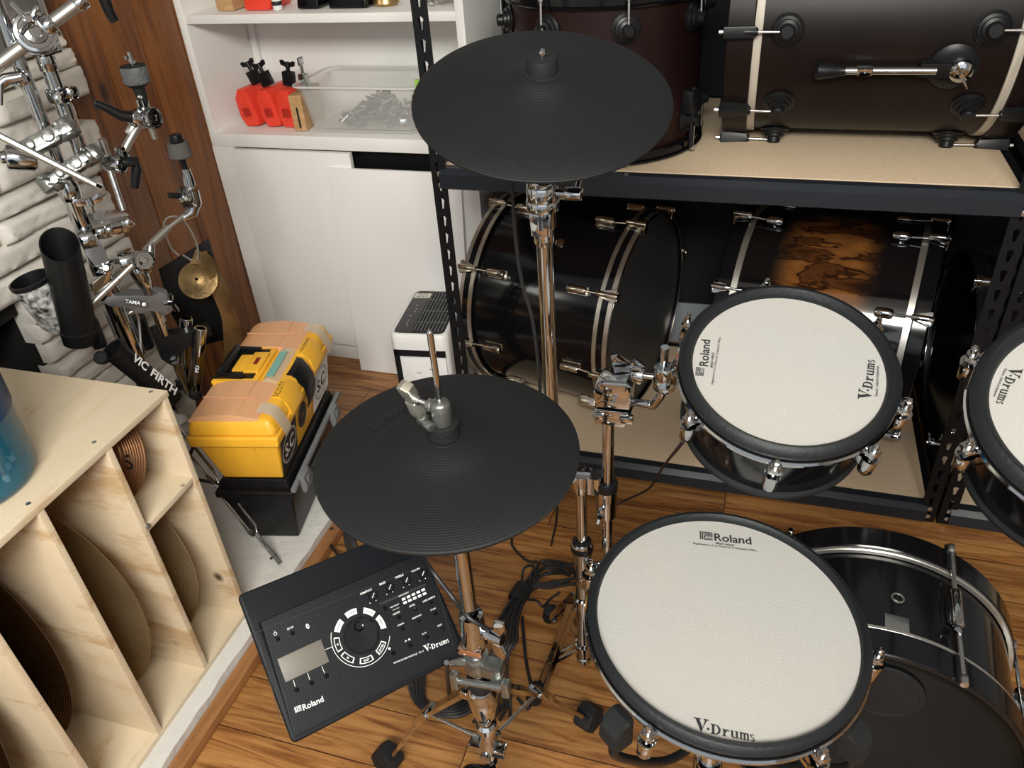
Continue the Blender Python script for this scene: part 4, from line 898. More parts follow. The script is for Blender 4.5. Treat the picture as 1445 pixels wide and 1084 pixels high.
def hihat_stand():
    Z = V((0, 0, 1)); B = V((-.309, .646, 0)); t = thing('hi_hat_stand', 'chrome hi-hat stand with jointed flat legs and black rubber feet, under the hi-hat pad', 'drum stand', (B.x, B.y, 0))
    A = lambda z: B + Z*z + V((-.003, .002, 0))*(z/.87)
    M = MB(); M.cyl(A(.87), A(1.035), .0036, seg=14); M.ball(A(1.035), .0036, 12); M.build('pull_rod', CHROME, t)
    M = MB(); M.cyl(A(.56), A(.84), .0105); M.lathe([(.0105, .82), (.016, .826), (.018, .845), (.018, .855), (0, .855)], B+V((-.003, .002, 0)), Z, 28); M.build('upper_tube', CHROME, t)
    M = MB(); M.lathe([(.0105, .60), (.016, .598), (.017, .59), (.0175, .555), (.019, .55), (.019, .542), (.014, .54)], A(0), Z, 32); M.build('tube_collar', CHROME, t)
    M = MB(); M.box(A(.536)+V((.0, -.006, 0)), (.036, .03, .014), bev=.004); M.build('collar_band', mat('copper toned chrome', (.78, .60, .54), .16, 1), t)
    M = MB(); M.cyl(A(.28), A(.54), .0120); M.build('lower_tube', CHROME, t)
    k = A(.57)+V((.016, -.004, 0)); M = MB(); M.rcyl(k, k+V((.02, -.006, .002)), .0085); M.wing(k+V((.016, -.005, .002)), (.95, -.3, .05), (.25, .1, 1), .056, .016, .010); M.build('wing_bolt', CHROME, t)
    M = MB(); M.lathe([(.0125, .44), (.0185, .442), (.0195, .446), (.0195, .458), (.0175, .461), (.0125, .462)], A(0), Z, 32); M.build('collar_ring', RUBBER, t)
    M = MB(); M.lathe([(.0125, .36), (.0155, .366), (.0185, .385), (.0215, .40), (.0225, .425), (.0165, .437), (.0125, .438)], A(0), Z, 36); M.build('leg_hub', CHROME, t)
    M = MB(); M.lathe([(.011, .25), (.014, .252), (.0165, .262), (.0165, .30), (.0125, .312), (.0115, .33), (.016, .335), (.016, .345), (.0115, .35)], A(0), Z, 32); M.box(A(.288)+V((0, -.004, 0)), (.06, .022, .018), bev=.004); M.cyl(A(.28)-V((0, .01, 0)), A(.28)-V((0, .022, 0)), .009); M.build('brace_hub', CHROME, t)
    M = MB(); M.cyl(A(.10), A(.26), .0095); M.build('pull_tube', CHROME, t)
    for f, sg in ((at(546, 1070, z=.022), -1), (at(832, 1012, z=.022), 1)):
        d = f - B; d.z = 0; L = d.length; d.normalize(); e = Z.cross(d)
        j0 = A(.408) + d*.026; j1 = B + d*.135 + Z*.262; j2 = f + Z*.01 - d*.012
        M = MB(); M.rcyl(j0 - e*.012, j0 + e*.012, .009); M.box(A(.408)+d*.02, (.02, .018, .016), (d, e, Z), .003); M.span(j0, j1, .022, .007); M.build('upper_leg', CHROME, t)
        M = MB(); M.span(j1 - (j2-j1)*.10, j2, .025, .008, bev=.002); M.rcyl(j1 - e*.013, j1+e*.013, .006); M.span(j0.lerp(j1, .84) + Z*.004, j1 + (j2-j1)*.12 + Z*.005, .028, .013, bev=.003); lg = M.build('lower_leg', CHROME, t)
        M = MB(); M.prism([f + d*x + Z*z - e*.019 for x, z in ((-.030, .0), (-.032, .012), (-.014, .036), (.006, .034), (.024, .010), (.022, -.022), (-.016, -.022))], e*.038, .006); M.build('rubber_foot', RUBBER, lg)
        M = MB(); M.cyl(A(.29)+d*.026, j1.lerp(j0, .12)-Z*.004, .0034, seg=10); M.rcyl(A(.29)+d*.018-e*.008, A(.29)+d*.018+e*.008, .007); M.build('brace', CHROME, t)
    # pedal frame
    M = MB(); pts = bez([A(0)+V((-.048, -.01, .03)), A(0)+V((-.048, -.012, .16)), A(0)+V((-.036, -.014, .216)), A(0)+V((0, -.014, .226)), A(0)+V((.036, -.014, .216)), A(0)+V((.048, -.012, .16)), A(0)+V((.048, -.01, .03))], 8)
    M.tube(pts, .0125, 14); M.build('pedal_frame', GLOSS, t)
    M = MB(); M.box(A(0)+V((0, -.12, .07)), (.085, .26, .010), (V((1, 0, 0)), V((0, .94, .34)), V((0, -.34, .94))), .004); M.build('foot_plate', SATIN, t)
    M = MB(); M.cyl(A(.1), A(.11)+V((0, -.03, 0)), .004); M.box(B+V((0, -.1, .008)), (.09, .36, .012), bev=.003); M.build('pedal_base', SATIN, t)
    # bar that carries the sound module
    M = MB(); M.rcyl(A(.495)-Z*.016, A(.495)+Z*.016, .0185, .003); k = A(.495); M.box(k+V((.026, -.006, 0)), (.03, .022, .026), bev=.004); M.box(k+V((.036, -.022, -.006)), (.016, .024, .012), bev=.003); M.build('module_clamp', CAST, t)
    M = MB(); M.cyl(k, V((-.42, .58, .545)), .007); M.build('module_rod', CAST, t)
    M = MB(); w = k+V((.012, -.02, -.006)); M.cyl(w+V((-.03, -.012, -.002)), w+V((.04, -.016, .012)), .005); M.box(w+V((-.034, -.012, -.002)), (.012, .012, .034), bev=.004); M.box(w+V((.043, -.016, .012)), (.012, .014, .03), bev=.004); M.build('clamp_screw', CAST, t)
hihat_stand()
# ================================================================== SOUND MODULE
def module():
    c = V((-.458, .599, .586)); X = V((.622, .776, -.104)).normalized(); N = V((.534, -.324, .781)); N = (N - X*N.dot(X)).normalized(); Y = N.cross(X)
    w, h = .257, .199
    t = thing('sound_module', 'charcoal drum sound module with display, jog dial and knobs, tilted beside the hi-hat stand', 'sound module', c)
    def L(u, v, z=0): return c + X*u + Y*v + N*z
    def px(u, v, z=.0): 
        q = at(u, v, plane=(c+N*z, N)) - c; return q.dot(X), q.dot(Y)
    def rr(w_, h_, u0, v0, r, z, k=5):
        p = []
        for sx, sy, a0 in ((1, 1, 0), (-1, 1, PI/2), (-1, -1, PI), (1, -1, 1.5*PI)):
            for i in range(k+1): a = a0+PI/2*i/k; p.append(L(u0+sx*(w_/2-r)+r*math.cos(a), v0+sy*(h_/2-r)+r*math.sin(a), z))
        return p
    M = MB(); rows = [rr(w-.02, h-.02, 0, 0, .006, -.034), rr(w-.004, h-.004, 0, 0, .007, -.014), rr(w, h, 0, 0, .007, -.004), rr(w-.002, h-.002, 0, 0, .006, -.0008), rr(w-.005, h-.005, 0, 0, .005, 0)]
    vs = M.grid(rows); M.fill(vs[0]); M.fill(vs[-1]); M.build('casing', MODULE, t, 50)
    # raised control deck: from the step line to near the front edge
    v1 = px(470, 834)[1]; v0 = -h/2 + .026; zp = .0075
    M = MB(); M.hexa([L(-w/2+.004, -h/2+.004, .0), L(w/2-.004, -h/2+.004, 0), L(w/2-.004, v1, 0), L(-w/2+.012, v1, 0)], [L(-w/2+.006, -h/2+.008, .0012), L(w/2-.006, -h/2+.008, .0012), L(w/2-.006, v1-.001, .013), L(-w/2+.014, v1-.001, .013)], .0012); M.build('control_deck', MODULE, t)
    def zd(v): return .0012 + (.0118)*(v + h/2-.008)/(v1-.001+h/2-.008)
    sl = math.atan2(.0118, v1-.001+h/2-.008); NY = (Y*math.cos(sl) + N*math.sin(sl)); NN = (N*math.cos(sl) - Y*math.sin(sl))
    dc = L(0, v1-.001, .013)                       # a point of the sloping deck
    D = lambda u, v, z=0: at(u, v, plane=(dc, NN)) + NN*z
    M = MB(); a, b, e, f = D(363, 892), D(607, 795), D(640, 912), D(397, 1022)
    for p, q in ((a, b), (a, f), (b, e)): M.span(p+NN*.0002, q+NN*.0002, .0006, .0003, up=NN)
    M.build('panel_line', INK, t)
    # display
    A_, B_, C_, E_ = D(391, 930), D(453.5, 902.5), D(464, 935), D(402.5, 962.5)
    M = MB(); cx_ = (A_+B_+C_+E_)/4; sx_ = ((B_-A_).length + (C_-E_).length)/2; sy_ = ((A_-E_).length+(B_-C_).length)/2
    M.box(cx_+NN*.0004, (sx_, sy_, .0010), (X, NY, NN), .0003); M.build('display', SCREEN, t)
    # dial
    k = D(509, 897); r = (D(534, 893)-D(485.5, 901)).length/2
    M = MB(); M.lathe([(r, 0), (r, .004), (r*.94, .0065), (r*.90, .0072), (r*.4, .0068), (0, .0066)], k, NN, 64); M.build('dial', mat('satin dial metal', (.03, .032, .036), .3, .8), t)
    q = k + NY*r*.52 + X*r*.02 + NN*.0068; M = MB(); M.lathe([(r*.30, 0), (r*.26, -.0006), (r*.12, -.0016), (0, -.0018)], q+NN*.0012, NN, 32); M.build('finger_dimple', GLOSS, t)
    M = MB()
    for a0, a1 in ((120, 148), (78, 106), (34, 62), (-8, 24)): arc_band(M, k, X, NY, NN, r*1.22, r*1.55, math.radians(a0), math.radians(a1))
    M.build('lit_button', PAINT, t)
    M = MB()
    for a0, a1 in ((160, 192), (200, 232), (246, 278), (300-8, 322)):
        a0, a1 = math.radians(a0), math.radians(a1)
        arc_band(M, k, X, NY, NN, r*1.22, r*1.26, a0, a1); arc_band(M, k, X, NY, NN, r*1.51, r*1.55, a0, a1); arc_band(M, k, X, NY, NN, r*1.22, r*1.55, a0, a0+.05, 2); arc_band(M, k, X, NY, NN, r*1.22, r*1.55, a1-.05, a1, 2)
    arc_band(M, k, X, NY, NN, r*1.68, r*1.71, math.radians(150), math.radians(335), 60); M.build('button_outline', PAINT, t)
    def ringtext(s, deg, m, flip=False, wd=.0105):
        a = math.radians(deg); o = X*math.cos(a)+NY*math.sin(a); d = (X*math.sin(a) - NY*math.cos(a)); 
        text('button_lettering', s, k + o*r*1.385 + NN*.0006, d if not flip else -d, NN, wd, m, t, .02)
    ringtext('drumKIT', 134, INK); ringtext('CLICK', 92, INK, wd=.0105); ringtext('COACH', 48, INK); ringtext('SONG', 8, INK, True if False else False, .009)
    ringtext('ENTER', 307, PAINT, True); ringtext('EXIT', 262, PAINT, True, .008); ringtext('<', 176, PAINT, True, .003); ringtext('>', 216, PAINT, True, .003)
    # knobs
    for (u, v, s) in ((522.5, 842.5, 'AMBIENCE'), (546.5, 829.5, 'BASS'), (570.5, 819.5, 'TREBLE'), (594.5, 811), ) if False else ((523.5, 842, 'AMBIENCE'), (547, 830, 'BASS'), (570.5, 820, 'TREBLE'), (593.5, 811, 'VOLUME')):
        p = D(u, v); M = MB(); M.lathe([(.0068, 0), (.0066, .0035), (.0056, .0042), (.0052, .0105), (.0044, .0115), (0, .0115)], p, NN, 32); kb = M.build('knob', SATIN, t)
        M = MB(); M.span(p+NN*.0118+(NY*.5+X*.5)*.0055, p+NN*.0118-(NY*.5+X*.5)*.0048, .0009, .0004, up=NN); M.build('pointer', PAINT, kb)
        text('panel_lettering', s, p + NY*.0088 - X*.0045 + NN*.0003, X, NN, .0022*len(s), PAINT, t, .015)
        M = MB()
        for sg in (-1, 1): M.lathe([(.0007, 0), (.0007, .0003), (0, .0003)], p - NY*.0075 + X*sg*.0045, NN, 10)
        M.build('scale_dot', PAINT, t)
    M = MB(); a, b = D(536, 853), D(600.5, 825); M.span(a+NN*.0002, b+NN*.0002, .0032, .0004, up=NN); M.build('panel_stripe', INK, t)
    M = MB()
    for i in range(5):
        for p0, p1 in (((569.5, 845.5), (597, 832.5)), ((571.5, 850.5), (599, 838))): 
            p = D(p0[0]+(p1[0]-p0[0])*i/4, p0[1]+(p1[1]-p0[1])*i/4); M.box(p+NN*.0003, (.0052, .0032, .0004), (X, NY, NN))
    M.build('pad_lamp', PAINT, t)
    T = lambda s, u, v, wd, m=PAINT, bold=.012: text('panel_lettering', s, D(u, v, .0003), X, NN, wd, m, t, bold)
    T('INSTRUMENT', 569.5, 839, .0155); T('PAD SELECT', 557, 855, .0135); T('LOCK / HOLD', 558.5, 859.5, .010)
    for s, u, v, bu, bv in (('ASSIGN', 559, 865.5, 562.5, 871.5), ('LEVEL', 581.5, 854.5, 586, 860), ('USER SAMPLE', 605, 845.5, 608, 850), ('TUNING', 565, 881.5, 568.5, 887.5), ('MUFFLING', 588, 870.5, 591, 875.5), ('OTHER', 611, 860, 614, 866), ('SLOW', 598.5, 894, 602, 899.5), ('FAST', 620.5, 882.5, 624, 888.5), ('', 551, 917, 555, 922), ('', 574, 906, 578.5, 911), ('SETUP', 409.5, 886.5, 412.5, 893.5), ('', 0, 0, 391.5, 902), ('', 0, 0, 418.5, 974), ('', 0, 0, 439.5, 964), ('', 0, 0, 460.5, 954), ('', 0, 0, 543, 859)):
        if s: T(s, u, v, .00178*len(s))
        p = D(bu, bv); M = MB(); M.lathe([(.0030, 0), (.0030, .0012), (.0024, .0018), (0, .0019)], p, NN, 20); M.build('push_button', GLOSS, t)
    M = MB()
    for (u0, v0), (u1, v1_) in (((414, 960), (416.5, 969)), ((434, 950), (437, 959.5)), ((454, 940.5), (458, 950)), ((459, 917), (470, 912.5))): M.span(D(u0, v0, .0002), D(u1, v1_, .0002), .0006, .0003, up=NN)
    M.torus(D(388.5, 894.5, .0003), NN, .0019, .00035, 24, 6); M.span(D(388.5, 893, .0003), D(387.5, 890.5, .0003), .0005, .0003, up=NN)
    M.lathe([(.0017, 0), (.0017, .0003), (0, .0003)], D(549.5, 915.5), NN, 16); M.prism([D(571, 906.5, .0003), D(572.5, 903, .0003), D(574.5, 904.5, .0003)], NN*.0003); M.box(D(577.5, 902.5, .0003), (.0024, .0024, .0003), (X, NY, NN))
    M.build('panel_symbol', PAINT, t)
    M = MB(); M.lathe([(.0034, 0), (.0034, .0003), (0, .0003)], D(434, 884), NN, 24)
    for v in M.b.verts: v.co = D(434, 884) + X*(v.co-D(434, 884)).dot(X)*.62 + NY*(v.co-D(434, 884)).dot(NY) + NN*(v.co-D(434, 884)).dot(NN)
    M.build('wireless_mark', PAINT, t)
    q = D(434, 884, .0005); M = MB()
    for p0, p1 in (((0, -2.4), (0, 2.4)), ((0, 2.4), (1.2, 1.2)), ((1.2, 1.2), (-1.2, -1.2)), ((0, -2.4), (1.2, -1.2)), ((1.2, -1.2), (-1.2, 1.2))): M.span(q+X*p0[0]*.001+NY*p0[1]*.001, q+X*p1[0]*.001+NY*p1[1]*.001, .0004, .0002, up=NN)
    M.build('wireless_rune', INK, t)
    a, b = D(598.5, 917), D(633, 902.5); M = MB(); serif_word(M, (a+b)/2+NN*.0002, b-a, NN, (b-a).length); M.build('brand_lettering', PAINT, t)
    a, b = D(555.5, 936), D(598, 918.5); text('panel_lettering', 'DRUM SOUND MODULE  TD-17', (a+b)/2+NN*.0003, b-a, NN, (b-a).length, PAINT, t, .006)
    a, b = D(427, 999), D(456, 986); text('maker_lettering', 'Roland', (a+b)/2+NN*.0003, b-a, NN, (b-a).length, PAINT, t, .014)
    M = MB(); maker_mark(M, D(420.5, 1000.5, .0002), b-a, NN, .0085); M.build('maker_emblem', PAINT, t)
    M = MB(); M.box(L(.0, .02, -.045), (.06, .05, .03), (X, Y, N), .004); M.build('mount_plate', SATIN, t)
module()

# ================================================================== CABLES
def cables():
    Z = V((0, 0, 1)); F = lambda u, v, z=.004: at(u, v, z=z)
    cable([at(723, 262, y=1.02)+V((0, 0, .04)), at(723, 268, y=1.03), at(728, 340, y=1.045), at(737, 400, y=1.05), at(751, 450, y=1.045), at(760, 520, y=1.04), at(766, 600, y=1.05), V((-.30, 1.06, .42)), F(778, 770)], .0028, 'thin black lead hanging from the crash pad down its chrome tube')
    cable([at(968, 618, y=.90), at(957, 632, y=.93), F(935, 660, .3), F(915, 690, .12), F(880, 707, .012), F(862, 718, .005)], .0026, 'thin black lead from the left tom pad across to the floor')
    cable([F(722, 760), F(724, 772), F(742, 790), F(760, 794), F(778, 798), F(800, 808, .02), F(822, 806, .05)], .0032, 'black lead curving out from below the hi-hat pad rim')
    cable([at(470, 745, z=.03), at(462, 752, z=.02), at(464, 765, z=.02), at(476, 782, z=.03), at(486, 792, z=.08)], .0038, 'short looped black lead by the hearth edge')
    cable([at(597, 786, y=.70), at(610, 806, y=.67), at(640, 845, y=.655), at(662, 872, y=.635), at(688, 888, y=.64), at(706, 905, y=.66), F(716, 960, .3), F(705, 985, .1), F(700, 1010, .02)], .0032, 'black lead running from the sound module over the hi-hat stand wing bolt')
    g = 'black leads gathered in the strap by the stands'
    rnd = random.Random(2); kx, ky = 734, 838
    n = 9
    for i in range(n):
        f = (i/(n-1)-.5)
        pts = [F(800+rnd.uniform(-14, 22), 812+f*26, .05+.03*rnd.random()), F(775+rnd.uniform(-8, 8), 812+f*26+rnd.uniform(-9, 9), .05), F(754, 820+f*22, .05), F(kx+f*8+3, ky+f*12, .05+.012*math.cos(i*2.4)), F(718+f*24, 876+f*6, .06), F(712+f*26+rnd.uniform(-5, 5), 905, .07), F(704+f*24, 930, .05), F(706+f*34+rnd.uniform(-9, 9), 985+rnd.uniform(-10, 10), .01), F(690+f*60, 1008+rnd.uniform(-12, 12), .006)]
        cable(pts, .0034, 'black lead bundled with others under a wide strap between the two stands', g)
    for k, (ofs, lab) in enumerate(((0, 'black lead rising in a tall loop above the cable strap'), (9, 'black lead rising in a narrower inner loop above the cable strap'))):
        cable([F(736+ofs*.3, 850, .04), F(737+ofs, 815+ofs, .05), F(741+ofs, 801+ofs*.8, .06), F(752+ofs*.4, 799+ofs, .055), F(756, 812+ofs, .05), F(750, 830, .05), F(744, 842, .05)], .003, lab)
    cable([F(745, 846, .03), F(757, 848, .02), F(766, 856, .01), F(776, 846, .008), F(790, 836, .012)], .003, 'thin black lead curling from the cable strap towards the rubber foot')
    cable([F(737, 870, .03), F(742, 930, .01), F(750, 975, .004), F(745, 1000, .004), F(730, 985, .006)], .0036, 'thick black lead dropping straight from the cable strap to the floor')
    c = F(kx, ky, .05); d = (F(718, 876, .05)-F(754, 818, .05)).normalized()
    M = MB(); a, b, _ = frame(d); M.lathe([(.017, -.022), (.0205, -.02), (.021, 0), (.0205, .02), (.017, .022)], c, d, 24); M.box(c + V((.0, -.012, .016)), (.03, .02, .012), (d, d.cross(Z).normalized(), Z), .004)
    tag(M.build('cable_strap', RUBBER), 'wide black fabric strap gathering the leads between the stands', 'strap')
    g2 = 'black leads coiled on the floor under the sound module'
    for i in range(5):
        k = i*4; cable([F(575+k*1.5, 960-k, .03), F(583+k, 985, .012), F(600+k, 1003-k*.4, .008+i*.004), F(640, 1012-k, .008+i*.004), F(668, 1000-k*1.4, .008), F(680+k*.3, 970-k, .02), F(672, 940-k, .03)], .0036, 'black lead coiled on the floor below the sound module', g2)
    cable([at(630, 935, y=.6), F(632, 960, .25), F(634, 985, .1), F(632, 1000, .02), F(622, 1008, .006)], .0036, 'black lead dropping from the right corner of the sound module')
    p = at(500, 770, z=.3); cable([at(492, 752, y=.83), at(496, 770, y=.80), at(503, 788, y=.76)], .010, 'stubby black plug sleeve behind the sound module', cat='plug', name='cable_plug')
cables()
# ================================================================== PLYWOOD CYMBAL CABINET ON THE HEARTH
XF, ZB, ZT = -1.0, .05, .66
def cymbal_cabinet():
    t = thing('cymbal_cabinet', 'raw plywood cabinet with upright slots for cymbals, standing on the hearth', 'cabinet', (-1.25, .55, ZB))
    x0 = -1.50; th = .0125
    ys = [.9375, .787, .634, .487, .33, .17]
    MB().box(((x0+XF)/2, (ys[-1]+.9445)/2, ZT-.006), (XF-x0, .9445-ys[-1]+.007, .012), bev=.001).build('top_panel', PLYTOP, t)
    MB().box(((x0+XF)/2, (ys[-1]+.9445)/2, ZB+.006), (XF-x0, .9445-ys[-1], .012), bev=.001).build('bottom_panel', PLYTOP, t)
    MB().box((x0+.004, (ys[-1]+.9445)/2, .355), (.008, .9445-ys[-1], .585)).build('back_panel', PLY, t)
    for i, y in enumerate(ys):
        MB().box(((x0+.01+XF)/2, y, .355), (XF-x0-.01, th, .585), bev=.001).build('divider' if 0 < i < 5 else 'side_panel', PLYV, t)
    MB().box(((x0+.01+XF)/2, (ys[0]+ys[1])/2, .457), (XF-x0-.012, ys[0]-ys[1]-th, .012), bev=.001).build('shelf', PLYTOP, t)
    for (u, v) in ((133, 624), (40, 711), (213, 553), (258, 685)):
        z = ZT if v != 685 else .463
        p = at(u, v, z=z); M = MB(); M.lathe([(.0042, .0), (.004, .0006), (.0022, .0009), (0, .0004)], p, (0, 0, 1), 14); M.build('screw', STEEL, t)
    p = at(208, 743, x=XF); M = MB(); M.lathe([(.006, 0), (.006, .002), (.003, .005), (0, .0055)], p+V((.0, 0, 0)), (1, 0, 0), 16); M.build('screw', STEEL, t)
    p = at(87, 703, x=-1.04); M = MB(); M.box((-1.10, .781-.0075, .60), (.07, .0006, .035)); M.build('paper_sticker', mat('faded paper', (.55, .47, .38), .7), t)
    return ys
YS = cymbal_cabinet()
def circ3(p, q, r):
    """circle through three points of a plane y = const: centre x, z and radius"""
    (ax, az), (bx, bz), (cx, cz) = [(w.x, w.z) for w in (p, q, r)]
    d = 2*(ax*(bz-cz)+bx*(cz-az)+cx*(az-bz))
    ux = ((ax*ax+az*az)*(bz-cz)+(bx*bx+bz*bz)*(cz-az)+(cx*cx+cz*cz)*(az-bz))/d
    uz = ((ax*ax+az*az)*(cx-bx)+(bx*bx+bz*bz)*(ax-cx)+(cx*cx+cz*cz)*(bx-ax))/d
    return ux, uz, math.hypot(ax-ux, az-uz)
def stored_cymbal(xc, yb, lean, R, z0, m, label, mark=None):
    """stands on its edge at height z0, its top leaning over to +y"""
    c = V((xc, yb+R*math.sin(lean), z0+R*math.cos(lean)))
    M = MB(); M.lathe([(.006, -.030), (.012, -.030), (.026, -.027), (.040, -.019), (.045, -.0145), (.055, -.013), (R*.6, -.006), (R-.002, 0), (R, .0008), (R-.001, .0022), (R*.6, -.0045), (.055, -.0115), (.045, -.013), (.04, -.0175), (.026, -.0255), (.012, -.0285), (.006, -.0285)], (0, 0, 0), (0, 0, 1), 120)
    o = M.build('cymbal', m, None, 50); o['label'] = label; o['category'] = 'cymbal'; o['group'] = 'cymbals in the plywood cabinet'
    o.location = c; o.rotation_euler = (-PI/2 - lean, 0, 0)
    if mark:
        n = V((0, math.cos(lean), -math.sin(lean))); q = at(*mark, plane=(c - n*.004, n))
        k = text('ink_mark', 'S', q, (.9, 0, .35), -n, .016, INK, None, .01, ext=.002)
        mi = (Matrix.Translation(c) @ o.rotation_euler.to_matrix().to_4x4()).inverted()
        k.data.transform(mi); k.parent = o
    return o
stored_cymbal(-1.121, .82, .424, .100, .4635, BRONZEL, 'small reddish bronze cymbal in the top small compartment, marked with an S', (182, 652))
stored_cymbal(-1.196, .808, .25, .187, .0625, BRASS, 'brass cymbal in the lower compartment under the small plywood shelf')
stored_cymbal(-1.235, .676, .127, .238, .0625, BRASS, 'large brass cymbal catching the light in the second tall compartment')
stored_cymbal(-1.302, .528, .16, .248, .0625, BRONZE, 'large dark cymbal in the third tall compartment from the toolbox')
stored_cymbal(-1.283, .372, .19, .248, .0625, BRONZE, 'dark cymbal in the compartment at the bottom left corner of the photo')
def blue_tub():
    c = V((-1.145, .648, ZT+.001)); Z = V((0, 0, 1))
    t = thing('stick_tub', 'translucent blue plastic tub full of drumsticks on the plywood cabinet', 'tub', c)
    M = MB(); M.lathe([(0, 0), (.082, 0), (.092, .004), (.0985, .016), (.100, .03), (.106, .30), (.103, .30), (.097, .03), (.093, .012), (.08, .006), (0, .006)], c, Z, 72); M.build('tub_body', BLUETUB, t)
    M = MB(); M.lathe([(.1005, .10), (.1012, .102), (.1035, .2), (.103, .21)], c, Z, 72)
    M2 = MB(); rows = []
    for i in range(13):
        a = math.radians(-10 + i*9); r0 = .1022
        rows.append([c + V((math.cos(a)*(r0+z*.02), math.sin(a)*(r0+z*.02), z)) for z in (.125, .15, .2, .26)])
    M.b.free(); M2.grid(rows, False); M2.build('tub_label', mat('deep blue label', (.006, .045, .13), .35), t)
    rnd = random.Random(12); k = 0
    for i in range(26):
        a = rnd.uniform(0, 2*PI); rr = .072*math.sqrt(rnd.uniform(.35, 1)); b = c + V((rr*math.cos(a), rr*math.sin(a), .010))
        a2 = a + rnd.uniform(-.7, .7); rt = rnd.uniform(.05, .088); e = c + V((rt*math.cos(a2), rt*math.sin(a2), .335+rnd.uniform(0, .05)))
        d = (e-b).normalized(); lab = 'drumstick standing tip down in the blue tub'
        g = 'drumsticks in the blue tub'
        M = MB(); L = (e-b).length; M.lathe([(0, .012), (.0032, .014), (.0042, .03), (.0065, .09), (.007, .2), (.007, L-.004), (.005, L), (0, L)], b, d, 12)
        o = M.build('drumstick', STICKB if i % 3 else STICKW);  # most sticks coloured dark blue to stand in for stick shadows
        M = MB(); M.lathe([(0, 0), (.0045, .002), (.006, .007), (.0045, .013), (0, .015)], b, d, 12); M.build('tip', TIP, o)
        o['label'] = lab; o['category'] = 'drumstick'; o['group'] = g
blue_tub()

